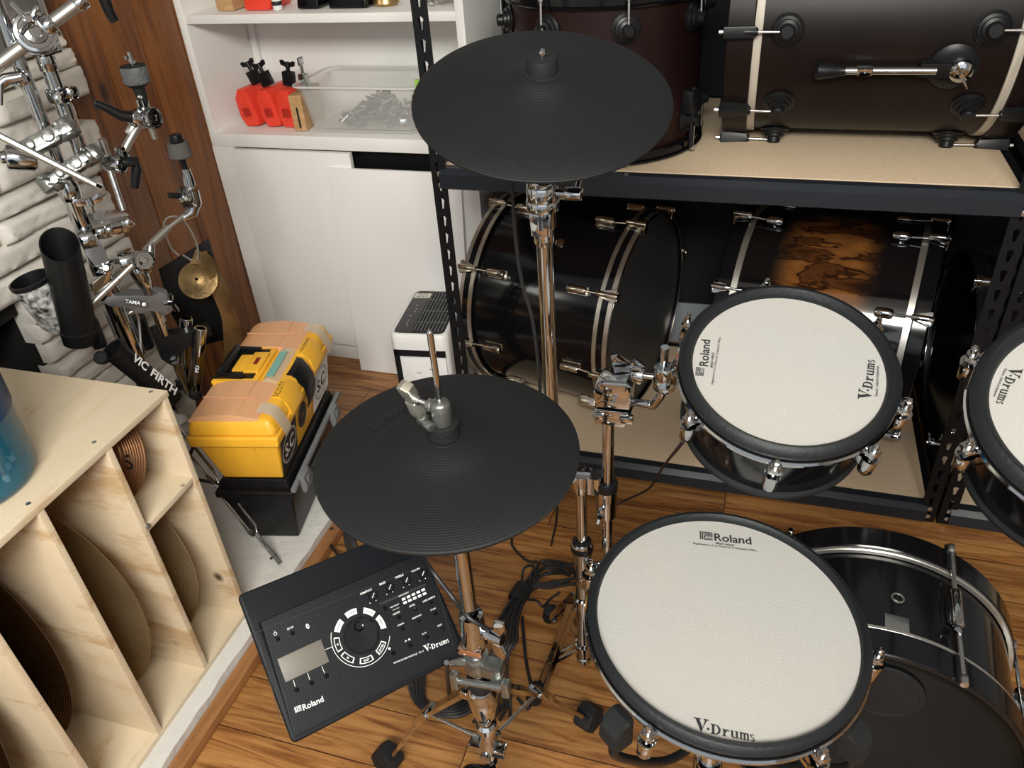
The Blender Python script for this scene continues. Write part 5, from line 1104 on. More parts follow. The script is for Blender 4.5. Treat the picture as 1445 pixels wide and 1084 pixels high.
# ================================================================== TOOL BOXES
def toolboxes():
    o = V((-1.070, 1.165, 0)); th = math.radians(12); X = V((math.cos(th), math.sin(th), 0)); Y = V((-math.sin(th), math.cos(th), 0)); Z = V((0, 0, 1))
    P = lambda x, y, z: o + X*x + Y*y + Z*z
    def rect(hw, y0, y1, z): return [P(-hw, y0, z), P(hw, y0, z), P(hw, y1, z), P(-hw, y1, z)]
    # --- black case below
    t = thing('black_toolbox', 'black plastic toolbox with grey rim and latches, under the yellow toolbox', 'toolbox', P(0, .18, .0505))
    M = MB(); M.hexa(rect(.066, .004, .355, .0505), rect(.088, -.016, .375, .205), .008); M.build('body', SATIN, t)
    M = MB(); M.hexa(rect(.096, -.024, .383, .205), rect(.096, -.022, .381, .222), .004); M.hexa(rect(.086, -.010, .372, .222), rect(.080, -.004, .366, .2475), .003); M.build('lid', SATIN, t)
    M = MB()
    for y0, y1 in ((-.02, .38),): M.box(P(.098, (y0+y1)/2, .226), (.012, y1-y0, .012), (X, Y, Z), .003)
    M.build('grey_rim', GREYPL, t)
    for y in (.04, .30):
        M = MB(); M.prism([P(.096, y-.022, .236), P(.112, y-.020, .232), P(.116, y-.018, .205), P(.110, y-.018, .185), P(.102, y-.02, .185)], Y*.044, .003); M.box(P(.1145, y, .215), (.006, .014, .016), (X, Y, Z), .001); M.build('latch', GREYPL, t)
    M = MB(); M.box(P(.1, .18, .16), (.02, .12, .03), (X, Y, Z), .006); M.build('handle', SATIN, t)
    # --- yellow box
    t = thing('yellow_toolbox', 'yellow plastic toolbox with cloudy orange organiser lids and stickers, stacked on the black one', 'toolbox', P(0, .18, .248))
    M = MB(); M.hexa(rect(.074, 0, .372, .248), rect(.094, -.026, .398, .372), .008)
    for x in (-.03, .03): M.prism([P(x-.002, .004, .262), P(x+.002, .004, .262), P(x*1.25+.002, -.022, .362), P(x*1.25-.002, -.022, .362)], -Y*.004)
    M.build('body', YELLOW, t)
    M = MB(); M.hexa(rect(.104, -.040, .412, .372), rect(.106, -.038, .410, .398), .005); M.hexa(rect(.106, -.038, .410, .398), rect(.092, -.026, .398, .438), .014); M.build('lid', YELLOW, t)
    zt = .438
    def dome(y0, y1, x0, x1, n=10, z=zt, h=.012):
        rows = []
        for i in range(n+1):
            x = x0 + (x1-x0)*i/n; zz = z + h*(1-(2*i/n-1)**2) - (.006 if i in (0,) else 0); rows.append([P(x, y0, z-.006), P(x, y0+.003, zz), P(x, y1-.003, zz), P(x, y1, z-.006)])
        M = MB(); vs = M.grid(rows, False); M.fill(vs[0]); M.fill(vs[-1])
        return M
    for y0, y1 in ((-.024, .118), (.262, .396)):
        lo = dome(y0, y1, -.098, .066).build('organiser_lid', PEACH, t)
        M = MB()
        for f in (.36, .70): M.box(P(-.098+.164*f, (y0+y1)/2, zt+.0105), (.003, y1-y0-.01, .003), (X, Y, Z), .001)
        M.box(P(-.02, (y0+y1)/2, zt+.0122), (.13, .003, .002), (X, Y, Z)); M.build('lid_rib', PEACH, lo)
        M = MB(); yy = y0+.035 if y0 < 0 else y1-.035
        rows = [[P(x, yy-.018, z), P(x, yy+.018, z)] for x, z in ((.058, zt+.008), (.078, zt+.006), (.092, zt-.002), (.100, zt-.018), (.111, zt-.05), (.110, zt-.062))]
        M.grid(rows, False); rows = [[p+X*.003+Z*.002 for p in r] for r in rows]; M.grid(rows, False); M.build('lid_tab', CLEARLID, lo)
    M = dome(.118, .262, .020, .064, 6); M.build('middle_lid', CLEARLID, t)
    M = MB(); M.box(P(.042, .185, zt+.0125), (.020, .11, .001), (X, Y, Z)); M.build('teal_insert', TEAL, t)
    # handle well
    M = MB(); M.box(P(-.040, .19, zt+.003), (.112, .150, .012), (X, Y, Z), .002); M.build('handle_well', YELLOW, t)
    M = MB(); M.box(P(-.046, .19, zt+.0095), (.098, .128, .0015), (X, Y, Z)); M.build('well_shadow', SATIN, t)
    M = MB(); M.box(P(-.010, .19, zt+.012), (.038, .085, .010), (X, Y, Z), .003); M.box(P(-.045, .19, zt+.011), (.03, .07, .006), (X, Y, Z), .002); M.build('carry_handle', YELLOW, t)
    M = MB(); M.rcyl(P(-.078, .128, zt+.018), P(-.078, .252, zt+.018), .010); 
    for y in (.130, .250): M.span(P(-.08, y, zt+.016), P(-.02, y, zt+.012), .012, .010, bev=.002)
    M.build('handle_grip', SATIN, t)
    M = MB(); M.box(P(-.008, .19, zt+.0175), (.010, .03, .002), (X, Y, Z), .001); M.build('badge', DKRED, t)
    # front latch
    M = MB(); rows = []
    sec = [(.074, zt+.0035), (.088, zt+.000), (.100, zt-.022), (.108, zt-.038), (.110, zt-.06), (.105, zt-.085), (.098, zt-.105)]
    for x, z in sec:
        hw = .040 if z > zt-.03 else .036 if z > zt-.07 else .026; rows.append([P(x, .19-hw, z), P(x+.004, .19-hw*.8, z+.003), P(x+.005, .19, z+.003), P(x+.004, .19+hw*.8, z+.003), P(x, .19+hw, z)])
    M.grid(rows, False); M.build('latch', SATIN, t)
    for y0, y1 in ((.06, .138), (.242, .32)):
        M = MB(); M.prism([P(.070, y0, zt-.004), P(.070, y0, zt+.003), P(.086, y0, zt+.003), P(.103, y0, zt-.018), P(.108, y0, zt-.05), P(.10, y0, zt-.05)], Y*(y1-y0), .002); M.build('latch_guard', YELLOW, t)
    # hand lettering on the lid
    tx = lambda s, y, wd: text('hand_lettering', s, P(.0785, y, zt+.0033), -Y*0 + Y, Z, wd, INK, t, .0, ext=.0006)
    tx('SCOTT', .092, .062); tx('HAUZMAN', .285, .062)
    # stickers on the side
    sn = (X*.98 - Z*.16).normalized(); su = sn.cross(Y) * -1
    def side(y, z): return P(.0755 + (z-.25)/(.372-.25)*.020, y, z) + sn*.0012
    def sticker(y0, y1, z0, z1, m, slant=.012):
        M = MB(); M.prism([side(y0, z0), side(y1, z0), side(y1+slant*0, z1), side(y0, z1)], sn*.0008); return M.build('sticker', m, t, **{})
    UPV = (side(0, .37)-side(0, .25)).normalized()
    def oval(par, y, z, a, b, m, th=.0016, z2=.001):
        M = MB(); c = side(y, z)
        pts = [[c + Y*(a*s*math.cos(2*PI*k/36)) + UPV*(b*s*math.sin(2*PI*k/36)) + sn*z2 for k in range(36)] for s in (1, 1-th/b*1.3)]
        vs = M.grid(pts, True); return M.build('sticker_ring', m, par)
    s1 = sticker(-.008, .10, .262, .368, INK); oval(s1, .046, .315, .050, .042, PAINT); oval(s1, .046, .315, .045, .037, PAINT, .0008)
    text('sticker_lettering', 'S.C', side(.046, .315)+sn*.001, Y, sn, .062, PAINT, s1, .03, height=.036)
    s2 = sticker(.24, .372, .262, .368, PAINT); oval(s2, .306, .315, .052, .044, INK); oval(s2, .306, .315, .046, .038, INK, .0008)
    text('sticker_lettering', 'S.C', side(.306, .315)+sn*.001, Y, sn, .064, INK, s2, .03, height=.038)
    M = MB(); c = side(.150, .325); pts = [[c + Y*(.030*math.cos(2*PI*k/30)) + UPV*(.034*math.sin(2*PI*k/30)) + sn*q for k in range(30)] for q in (0, .0012)]
    vs = M.grid(pts); M.fill(vs[-1]); s3 = M.build('sticker', INK, t); oval(s3, .150, .325, .026, .030, GUN, .001, .0016)
    text('sticker_lettering', 'ZW', side(.15, .325)+sn*.0014, Y, sn, .022, mat('dull gold print', (.35, .22, .04), .5), s3, .02)
toolboxes()

# ================================================================== AIR PURIFIER
def purifier():
    o = V((-.862, 1.705, 0)); th = math.radians(7); X = V((math.cos(th), math.sin(th), 0)); Y = V((-math.sin(th), math.cos(th), 0)); Z = V((0, 0, 1)); H = .345
    P = lambda x, y, z: o + X*x + Y*y + Z*z
    t = thing('air_purifier', 'white upright air purifier with black control top, behind the left rack post', 'air purifier', o+Y*.13)
    def rr(w, y0, y1, r, z, k=5):
        p = []
        for cx, cy, a0 in ((w-r, y1-r, 0), (-w+r, y1-r, PI/2), (-w+r, y0+r, PI), (w-r, y0+r, 1.5*PI)):
            for i in range(k+1): a = a0+PI/2*i/k; p.append(P(cx+r*math.cos(a), cy+r*math.sin(a), z))
        return p
    M = MB(); rows = [rr(.078, .006, .262, .02, 0), rr(.082, .002, .266, .024, .01), rr(.084, 0, .268, .024, H-.03), rr(.083, .001, .267, .024, H-.008), rr(.079, .005, .263, .022, H-.001), rr(.076, .008, .26, .02, H)]
    vs = M.grid(rows); M.fill(vs[0]); M.fill(vs[-1]); M.build('casing', WHITEPL, t, 50)
    M = MB(); rows = [rr(.072, .012, .256, .017, H-.001), rr(.072, .012, .256, .017, H+.0012)]; vs = M.grid(rows); M.fill(vs[-1]); M.build('control_top', SATIN, t)
    M = MB(); M.box(P(-.045, .125, H+.0016), (.050, .222, .0012), (X, Y, Z), .0004); M.build('control_strip', mat('grey control film', (.035, .036, .038), .4), t)
    M = MB()
    for i in range(9): M.box(P(-.014+i*.0098, .134, H+.0026), (.0022, .225, .003), (X, Y, Z))
    for y in (.07, .135, .2): M.box(P(.026, y, H+.0022), (.085, .002, .002), (X, Y, Z))
    M.build('vent_grille', GUN, t)
    M = MB(); M.box(P(-.044, .226, H+.0024), (.050, .030, .0008), (X, Y, Z), .0003); lb = M.build('paper_label', mat('cream label', (.74, .70, .62), .6), t)
    text('label_lettering', '41 D', P(-.044, .234, H+.0029), X, Z, .026, INK, lb, .01); text('label_lettering', 'wi fi 2', P(-.044, .220, H+.0029), X, Z, .034, INK, lb, .01)
    M = MB()
    for y in (.05, .062, .078, .104, .13, .145, .165): M.lathe([(.0025, 0), (.0025, .0006), (0, .0006)], P(-.045+.004*math.sin(y*400), y, H+.0022), Z, 12)
    M.build('touch_symbol', mat('pale grey print', (.35, .35, .35), .5), t)
    M = MB(); n = -Y
    M.box(P(-.067, -.0005, .165), (.016, .003, .26), (X, Y, Z)); M.box(P(.0, -.0005, .287), (.150, .003, .020), (X, Y, Z)); M.build('front_recess', SATIN, t)
    M = MB(); M.prism([P(-.056, -.0005, .03), P(.075, -.0005, .03), P(.075, -.0005, .275), P(-.05, -.0005, .275), P(-.056, -.0005, .268)], -Y*.004, .001); M.build('front_panel', WHITEPL, t)
    M = MB()
    for x, z in ((-.008, .225), (.03, .238), (.024, .205)): M.box(P(x, -.0048, z), (.013, .0008, .002), (X, Y, Z))
    M.build('front_mark', GUN, t)
purifier()
# ================================================================== CHROME HARDWARE BEHIND THE CABINET
NC = V((-.742, .670, 0)).normalized()
def W(u, v, d=1.82): return at(u, v, plane=(EYE + NC*d, NC)) if False else at(u, v, plane=(NC*d, NC))
Zv = V((0, 0, 1))
def tri_stand():
    B = V((-1.352, 1.225, .05)); t = thing('cymbal_stand', 'tall chrome tripod stand crowded with clamps in front of the stone wall', 'cymbal stand', B)
    Q = lambda z: V((B.x, B.y, z))
    M = MB(); M.cyl(Q(.11), Q(.70), .0195); M.build('lower_tube', CHROME, t)
    M = MB(); M.cyl(Q(.69), Q(.935), .0190); M.build('middle_tube', CHROME, t)
    M = MB(); M.cyl(Q(.92), Q(1.36), .0128); M.build('upper_tube', CHROME, t)
    M = MB(); M.lathe([(.019, .90), (.022, .905), (.022, .93), (.0145, .95), (.0128, .955)], (B.x, B.y, 0), Zv, 28); M.build('tube_collar', CHROME, t); M = MB(); M.lathe([(.0165, .67), (.024, .675), (.024, .70), (.019, .706)], (B.x, B.y, 0), Zv, 28); M.build('tube_collar', CHROME, t)
    M = MB(); M.lathe([(.0195, .36), (.024, .364), (.024, .395), (.0195, .40)], (B.x, B.y, 0), Zv, 28); M.lathe([(.0195, .14), (.024, .144), (.024, .165), (.0195, .17)], (B.x, B.y, 0), Zv, 28); M.build('spider', SATIN, t)
    for i, f in enumerate((V((-1.003, 1.087, .056)), V((-1.36, 1.47, .062)), V((-1.50, 1.0, .062)))):
        d = f-B; d.z = 0; d.normalize(); s = d.cross(Zv).normalized(); p0 = B+d*.03+Zv*.325; j = p0.lerp(f, .80); L = MB()
        mid = p0.lerp(f, .48)
        for k in (-1, 1):
            pts = [p0+s*k*.010, p0.lerp(mid, .86)+s*k*.010, mid+s*k*.003, mid.lerp(j, .14)+s*k*.010, mid.lerp(j, .9)+s*k*.010, j+s*k*.003]
            for a, b in zip(pts, pts[1:]): L.span(a, b, .0045, .010, bev=.001)
        L.span(j, f, .0095, .010, bev=.002); L.rcyl(mid-s*.014, mid+s*.014, .004); lg = L.build('leg', CHROME if i == 0 else SATIN, t)
        M = MB(); M.rcyl(j-s*.012, j+s*.012, .003, .0008); M.rcyl(j.lerp(f, .72)-s*.009-d*.002-Zv*.006, j.lerp(f, .72)+s*.009-d*.002-Zv*.006, .003); M.span(mid+Zv*.002, B+d*.02+Zv*.105, .006, .006); M.build('leg_brace', SATIN, lg)
tri_stand()
def clamp_block(M, c, ax, other, L=.05, w=.034, h=.034):
    """cast clamp: body, jaw rings and ridges"""
    ax = V(ax).normalized(); o = V(other); o = (o-ax*o.dot(ax)).normalized(); n = ax.cross(o)
    M.box(c, (L*.66, w*.8, h*.9), (ax, o, n), .006); M.rcyl(c-ax*L*.5-n*h*.5, c-ax*L*.5+n*h*.5, w*.46, .004); M.rcyl(c+ax*L*.5-n*h*.5, c+ax*L*.5+n*h*.5, w*.46, .004); M.rcyl(c-ax*L*.2+o*w*.3, c-ax*L*.2+o*w*.62, w*.2, .002); M.rcyl(c+ax*L*.16+o*w*.3, c+ax*L*.16+o*w*.55, w*.26, .002); M.box(c+ax*L*.5+n*h*.1, (w*.5, w*1.05, h*.5), (ax, o, n), .003)
    M.box(c+o*w*.36, (L*.9, w*.2, h*.5), (ax, o, n), .002); M.box(c-o*w*.36, (L*.9, w*.2, h*.5), (ax, o, n), .002)
    return M
def ratchet(M, c, ax, r=.026, w=.034):
    """toothed tilter: two round discs with steps"""
    ax = V(ax).normalized()
    M.lathe([(0, -w*.5), (r*.62, -w*.5), (r*.8, -w*.44), (r, -w*.36), (r, -w*.06), (r*.86, -w*.04), (r*.86, w*.04), (r, w*.06), (r, w*.36), (r*.92, w*.44), (r*.78, w*.46), (r*.74, w*.40), (r*.56, w*.40), (r*.52, w*.46), (r*.3, w*.47), (r*.26, w*.40), (0, w*.40)], c, ax, 40)
    return M
TOV = V((.62, -.62, .45)).normalized()      # roughly towards the room
def boom_arms():
    # upper left boom with big ratchet
    t = thing('boom_arm', 'chrome boom arm with a large ringed ratchet joint at the top left corner', 'boom arm', W(60, 75))
    M = MB(); a, b = W(62, 78), W(122, 235); M.cyl(a, b, .0145); M.rcyl(W(59, 68), W(70, 100), .017, .003); M.build('arm_tube', CHROME, t)
    M = MB(); c = W(50, 47, 1.80); ratchet(M, c, V((.72, -.62, .25)), .037, .05); M.box(W(64, 66), (.03, .05, .03), bev=.006); M.build('ratchet', CHROME, t)
    M = MB(); M.cyl(W(-30, 112, 1.80), W(42, 58, 1.80), .0125); M.cyl(W(68, 36, 1.80), W(112, 3, 1.80), .0120); M.build('boom_tube', ALU, t)
    M = MB(); M.rcyl(W(62, 40, 1.79), W(74, 31, 1.79), .020, .003); M.rcyl(W(76, 44, 1.79), W(82, 40, 1.79), .012); M.rcyl(W(106, 8, 1.80), W(120, -2, 1.80), .0155, .002); M.build('boom_clamp', CHROME, t)
    M = MB(); M.cyl(W(15, 3, 1.78), W(46, 36, 1.78), .004); M.wing(W(42, 30, 1.77), TOV, (.5, .5, .7), .05, .012, .008); M.build('wing_bolt', CHROME, t)
    M = MB(); M.box(W(84, 134), (.036, .034, .028), bev=.006); M.rcyl(W(78, 142), W(88, 134), .02); M.box(W(98, 131), (.03, .02, .022), bev=.004); M.rcyl(W(99, 130, 1.80), W(99, 130, 1.785), .006); M.build('memory_clamp', CHROME, t)
    # black lever hanging in from the top edge
    M = MB(); M.tube([W(140, -30), W(148, 0), W(155, 18), W(162, 30)], [.012, .011, .010, .009], 14)
    tag(M.build('tilter_lever', SATIN), 'black plastic tilter lever reaching down from the top edge over the wood boards', 'lever')
    # arm with the upper felt
    t = thing('cymbal_holder', 'short chrome cymbal arm with the higher grey felt, in front of the wood boards', 'cymbal arm', W(165, 230))
    a, b = W(205, 152, 1.85), W(186, 88, 1.85); d = (b-a).normalized()
    M = MB(); M.cyl(a - d*.03, b + d*.02, .0042)
    for k, (du, dv) in enumerate(((178, 80), (184, 83), (190, 86))): M.cyl(W(du, dv+4, 1.85), W(du-1, dv-1, 1.85), .0035, seg=10)
    M.build('cymbal_post', CHROME, t)
    f0, f1 = W(194, 117, 1.85), W(187, 93, 1.85); M = MB(); M.lathe([(0, 0), (.024, 0), (.026, .003), (.026, (f1-f0).length-.003), (.024, (f1-f0).length), (0, (f1-f0).length)], f0, f1-f0, 36); M.build('felt', FELT, t)
    M = MB(); M.lathe([(0, .0), (.0255, 0), (.0245, .001), (0, .001)], f1, d, 36); M.build('felt_washer', RUBBER, t); M = MB(); M.lathe([(.0, -.008), (.015, -.008), (.024, -.001), (.024, 0), (0, 0)], f0, d, 36); g0, g1 = W(203, 146, 1.85), W(195, 122, 1.85); M.cyl(g0, g1, .0095, .0125); sl = M.build('felt_sleeve', RUBBER, t)
    text('sleeve_lettering', 'PD', W(197.5, 137, 1.838), CR, TOV, .008, PAINT, sl, .02)
    c = W(210, 167, 1.85); M = MB(); ratchet(M, c, V((.8, -.1, .1)), .022, .04); M.rcyl(W(184, 160, 1.85), W(197, 172, 1.85), .019, .003); M.box(W(203, 150, 1.85), (.018, .018, .03), bev=.003); M.build('tilter', CHROME, t)
    M = MB(); M.tube([W(186, 165, 1.84), W(170, 163, 1.84), W(152, 153, 1.84), W(134, 145, 1.84)], [.012, .011, .009, .0075], 14); M.build('lever', SATIN, t)
    M = MB(); M.cyl(W(212, 178, 1.84), W(219, 196, 1.84), .0058); M.build('lock_pin', STEEL, t)
    M = MB(); M.cyl(W(197, 172, 1.85), W(172, 218, 1.84), .0085); M.rcyl(W(182, 190, 1.85), W(193, 172, 1.85), .0105); M.build('arm_tube', ALU, t)
    M = MB(); ratchet(M, W(161, 229, 1.84), V((.85, .1, -.15)), .020, .046); M.box(W(172, 215, 1.84), (.02, .02, .024), bev=.004); M.build('lower_joint', CHROME, t)
    M = MB(); M.tube([W(172, 229, 1.83), W(192, 228, 1.83), W(193, 238, 1.83), W(190, 265, 1.83)], [.010, .011, .011, .009], 14); M.build('lower_lever', SATIN, t)
    M = MB(); M.cyl(W(143, 196, 1.83), W(151, 220, 1.83), .0078); M.cyl(W(155, 240, 1.84), W(174, 297, 1.82), .0062); M.build('joint_rod', STEEL, t)
    # arm with the lower felt
    t = thing('cymbal_holder', 'long chrome cymbal arm with the lower, darker felt, crossing in front of the wood boards', 'cymbal arm', W(190, 370))
    f0, f1 = W(256, 222, 1.88), W(249, 197, 1.88); d = (f1-f0).normalized()
    M = MB(); M.lathe([(0, 0), (.022, 0), (.025, .003), (.0235, .02), (.021, .034), (0, .034)], f0, d, 36); M.build('felt', mat('brown grey felt', (.085, .08, .075), .95, bump=(260, .8)), t)
    M = MB(); M.lathe([(0, .034), (.0145, .034), (.0155, .037), (.0125, .050), (0, .051)], f0, d, 24); M.build('top_cap', SATIN, t); M = MB(); M.cyl(W(262, 240, 1.88), f0, .0065, .0085); M.build('felt_sleeve', SATIN, t)
    M = MB(); M.tube([W(262, 238, 1.88), W(265, 250, 1.88), W(268, 262, 1.88)], [.009, .0115, .013], 16); ratchet(M, W(266, 278, 1.88), V((.75, .2, .15)), .026, .028); M.tube([W(272, 268, 1.88), W(276, 285, 1.88), W(271, 300, 1.88), W(258, 308, 1.88)], [.013, .014, .013, .010], 16); M.build('tilter', CHROME, t)
    M = MB(); M.cyl(W(258, 277, 1.87), W(242, 275, 1.87), .0048); M.box(W(246, 276, 1.87), (.03, .01, .012), bev=.003); M.build('wing_bolt', SATIN, t)
    M = MB(); M.cyl(W(262, 302, 1.88), W(236, 323, 1.86), .0058); M.cyl(W(238, 321, 1.86), W(216, 342, 1.84), .0085); 
    a, b = W(187, 374, 1.80), W(118, 440, 1.78); M.cyl(a, b, .0075); M.cyl(W(216, 342, 1.84), a, .0075); bt = M.build('boom_tube', ALU, t)
    M = MB()
    for f in (.3, .55, .78): p = a.lerp(b, f); dd = (b-a).normalized(); M.cyl(p-dd*.001, p+dd*.001, .0079, seg=16)
    M.cyl(b-(b-a).normalized()*.012, b+(b-a).normalized()*.004, .0082); M.build('boom_ring', GUN, bt)
    M = MB(); M.rcyl(W(168, 371, 1.82), W(190, 366, 1.82), .0255, .003); ratchet(M, W(200, 368, 1.81), V((.7, -.3, .2)), .024, .04); M.tube([W(205, 382, 1.81), W(212, 365, 1.81), W(212, 347, 1.82)], [.012, .011, .009], 14); M.cyl(W(150, 370, 1.83), W(170, 369, 1.82), .006); M.build('ratchet', CHROME, t)
    M = MB(); M.lathe([(.013, 0), (.016, .01), (.02, .04), (.017, .05)], W(206, 404, 1.81), (W(196, 384, 1.81)-W(206, 404, 1.81)), 24, (True, True)); M.cyl(W(205, 400, 1.81), W(232, 472, 1.82), .0105); M.build('stem_tube', CHROME, t)
boom_arms()
def clamps():
    t = thing('multi_clamp', 'big ridged cast clamp joining the two tall chrome tubes, lettered on its side', 'clamp', W(55, 205))
    M = MB(); c = W(60, 200, 1.80); clamp_block(M, c, W(88, 182, 1.80)-W(28, 214, 1.80), TOV, .10, .046, .036); M.build('clamp_body', CAST, t)
    text('clamp_lettering', 'GIBRALTAR', W(76, 186, 1.765), W(88, 178)-W(60, 194), TOV, .032, INK, t, .01); text('clamp_lettering', 'ROCK', W(80, 194, 1.765), W(88, 178)-W(60, 194), TOV, .02, INK, t, .01)
    M = MB(); M.rcyl(W(8, 222, 1.79), W(52, 224, 1.79), .024, .004); M.rcyl(W(0, 222, 1.79), W(14, 222, 1.79), .012); M.build('clamp_screw', CHROME, t)
    t = thing('multi_clamp', 'silver lobed clamp at the foot of the boom tube, lower of the two cast clamps', 'clamp', W(95, 240))
    M = MB(); clamp_block(M, W(100, 238, 1.81), W(132, 215, 1.81)-W(70, 255, 1.81), TOV, .10, .044, .032); M.rcyl(W(124, 222, 1.80), W(130, 217, 1.80), .017); M.build('clamp_body', CAST, t)
    M = MB(); M.wing(W(78, 256, 1.80), TOV, (.6, .6, -.4), .05, .016, .009); M.rcyl(W(68, 255, 1.80), W(86, 264, 1.80), .013); M.build('wing_bolt', CAST, t)
    t = thing('l_rod', 'square-cut chrome rod pointing down across the stone wall', 'rod', W(70, 230))
    M = MB(); M.cyl(W(-20, 182, 1.75), W(138, 263, 1.72), .0072, seg=8); M.build('rod_body', STEEL, t)
    M = MB(); a, b = W(134, 261, 1.72), W(142, 265, 1.72); M.cyl(a, b, .0078, seg=8); M.build('rod_end', CHROME, t)
    # left-edge bent tube
    M = MB(); M.tube([W(-25, 150, 1.80), W(-8, 124, 1.80), W(8, 112, 1.80), W(30, 108, 1.80)], .011, 16); M.rcyl(W(24, 106, 1.81), W(36, 118, 1.81), .018, .003); M.cyl(W(1, 118, 1.79), W(1, 148, 1.79), .004)
    tag(M.build('bent_tube', CHROME), 'bent chrome tube entering from the left edge on the upright pole', 'tube')
    t = thing('plate_clamp', 'chrome clamp with a flat smooth plate and wing bolt above the black stick holder', 'clamp', W(150, 310))
    M = MB(); M.prism([W(122, 302, 1.80), W(140, 297, 1.82), W(160, 295, 1.84), W(176, 299, 1.84), W(183, 303, 1.82), W(158, 314, 1.79), W(130, 320, 1.78)], V((0, 0, -.006)), .002); M.build('plate', STEEL, t)
    M = MB(); M.box(W(160, 321, 1.81), (.065, .035, .03), (V((.67, .74, 0)), V((-.74, .67, 0)), Zv), .006); M.rcyl(W(136, 328, 1.80), W(148, 324, 1.80), .015); M.rcyl(W(150, 326, 1.79), W(158, 322, 1.79), .012); M.rcyl(W(176, 318, 1.80), W(184, 310, 1.80), .014); M.build('clamp_body', CHROME, t)
    M = MB(); M.cyl(W(131, 300, 1.80), W(126, 280, 1.80), .005); M.wing(W(128, 290, 1.80), (0, 0, 1), (.67, .74, 0), .05, .014, .009); M.build('wing_bolt', CHROME, t)
    t = thing('stacked_clamp', 'chrome clamp body with wing bolt round the pole beside the stick holder', 'clamp', W(135, 370))
    M = MB(); M.prism([W(110, 335, 1.80), W(138, 330, 1.80), W(150, 360, 1.79), W(158, 375, 1.78), W(132, 378, 1.78), W(122, 360, 1.79)], NC*.04, .004); M.rcyl(W(112, 340, 1.80), W(134, 334, 1.80), .021, .003); M.prism([W(126, 402, 1.79), W(160, 378, 1.79), W(152, 408, 1.79), W(136, 422, 1.79)], NC*.03, .003); M.build('clamp_body', CHROME, t)
    M = MB(); M.rcyl(W(140, 378, 1.78), W(158, 380, 1.78), .0055); M.wing(W(150, 379, 1.775), TOV, (.6, .5, .3), .036, .012, .007); M.build('wing_bolt', CHROME, t)
    t = thing('grey_clamp', 'dull grey extension clamp with chrome wing bolt below the ratchet joint', 'clamp', W(190, 425))
    ax = W(224, 424, 1.80)-W(150, 428, 1.80)
    M = MB(); M.prism([W(u, v, 1.80) for u, v in ((146, 428), (150, 420), (160, 414), (214, 421), (222, 412), (236, 415), (240, 432), (236, 440), (222, 440), (172, 434), (156, 434))], NC*.04, .005); M.rcyl(W(222, 412, 1.82), W(232, 440, 1.82), .020, .003); M.build('clamp_body', GUN, t)
    M = MB(); M.prism([W(u, v, 1.794) for u, v in ((176, 421), (198, 424), (199, 432), (177, 429))], -NC*.003, .001); M.rcyl(W(204, 430, 1.80), W(204, 430, 1.785), .006); M.build('raised_plate', CAST, t)
    text('clamp_lettering', 'TAMA', W(187.5, 426.5, 1.786), W(198, 428)-W(177, 425), TOV, .030, GUN, t, .01)
    M = MB(); M.cyl(W(232, 428, 1.80), W(243, 427, 1.79), .0045); M.wing(W(240, 427, 1.79), W(243, 427, 1.78)-W(232, 428, 1.80), (0.1, .1, 1), .042, .012, .007); M.build('wing_bolt', CHROME, t)
clamps()
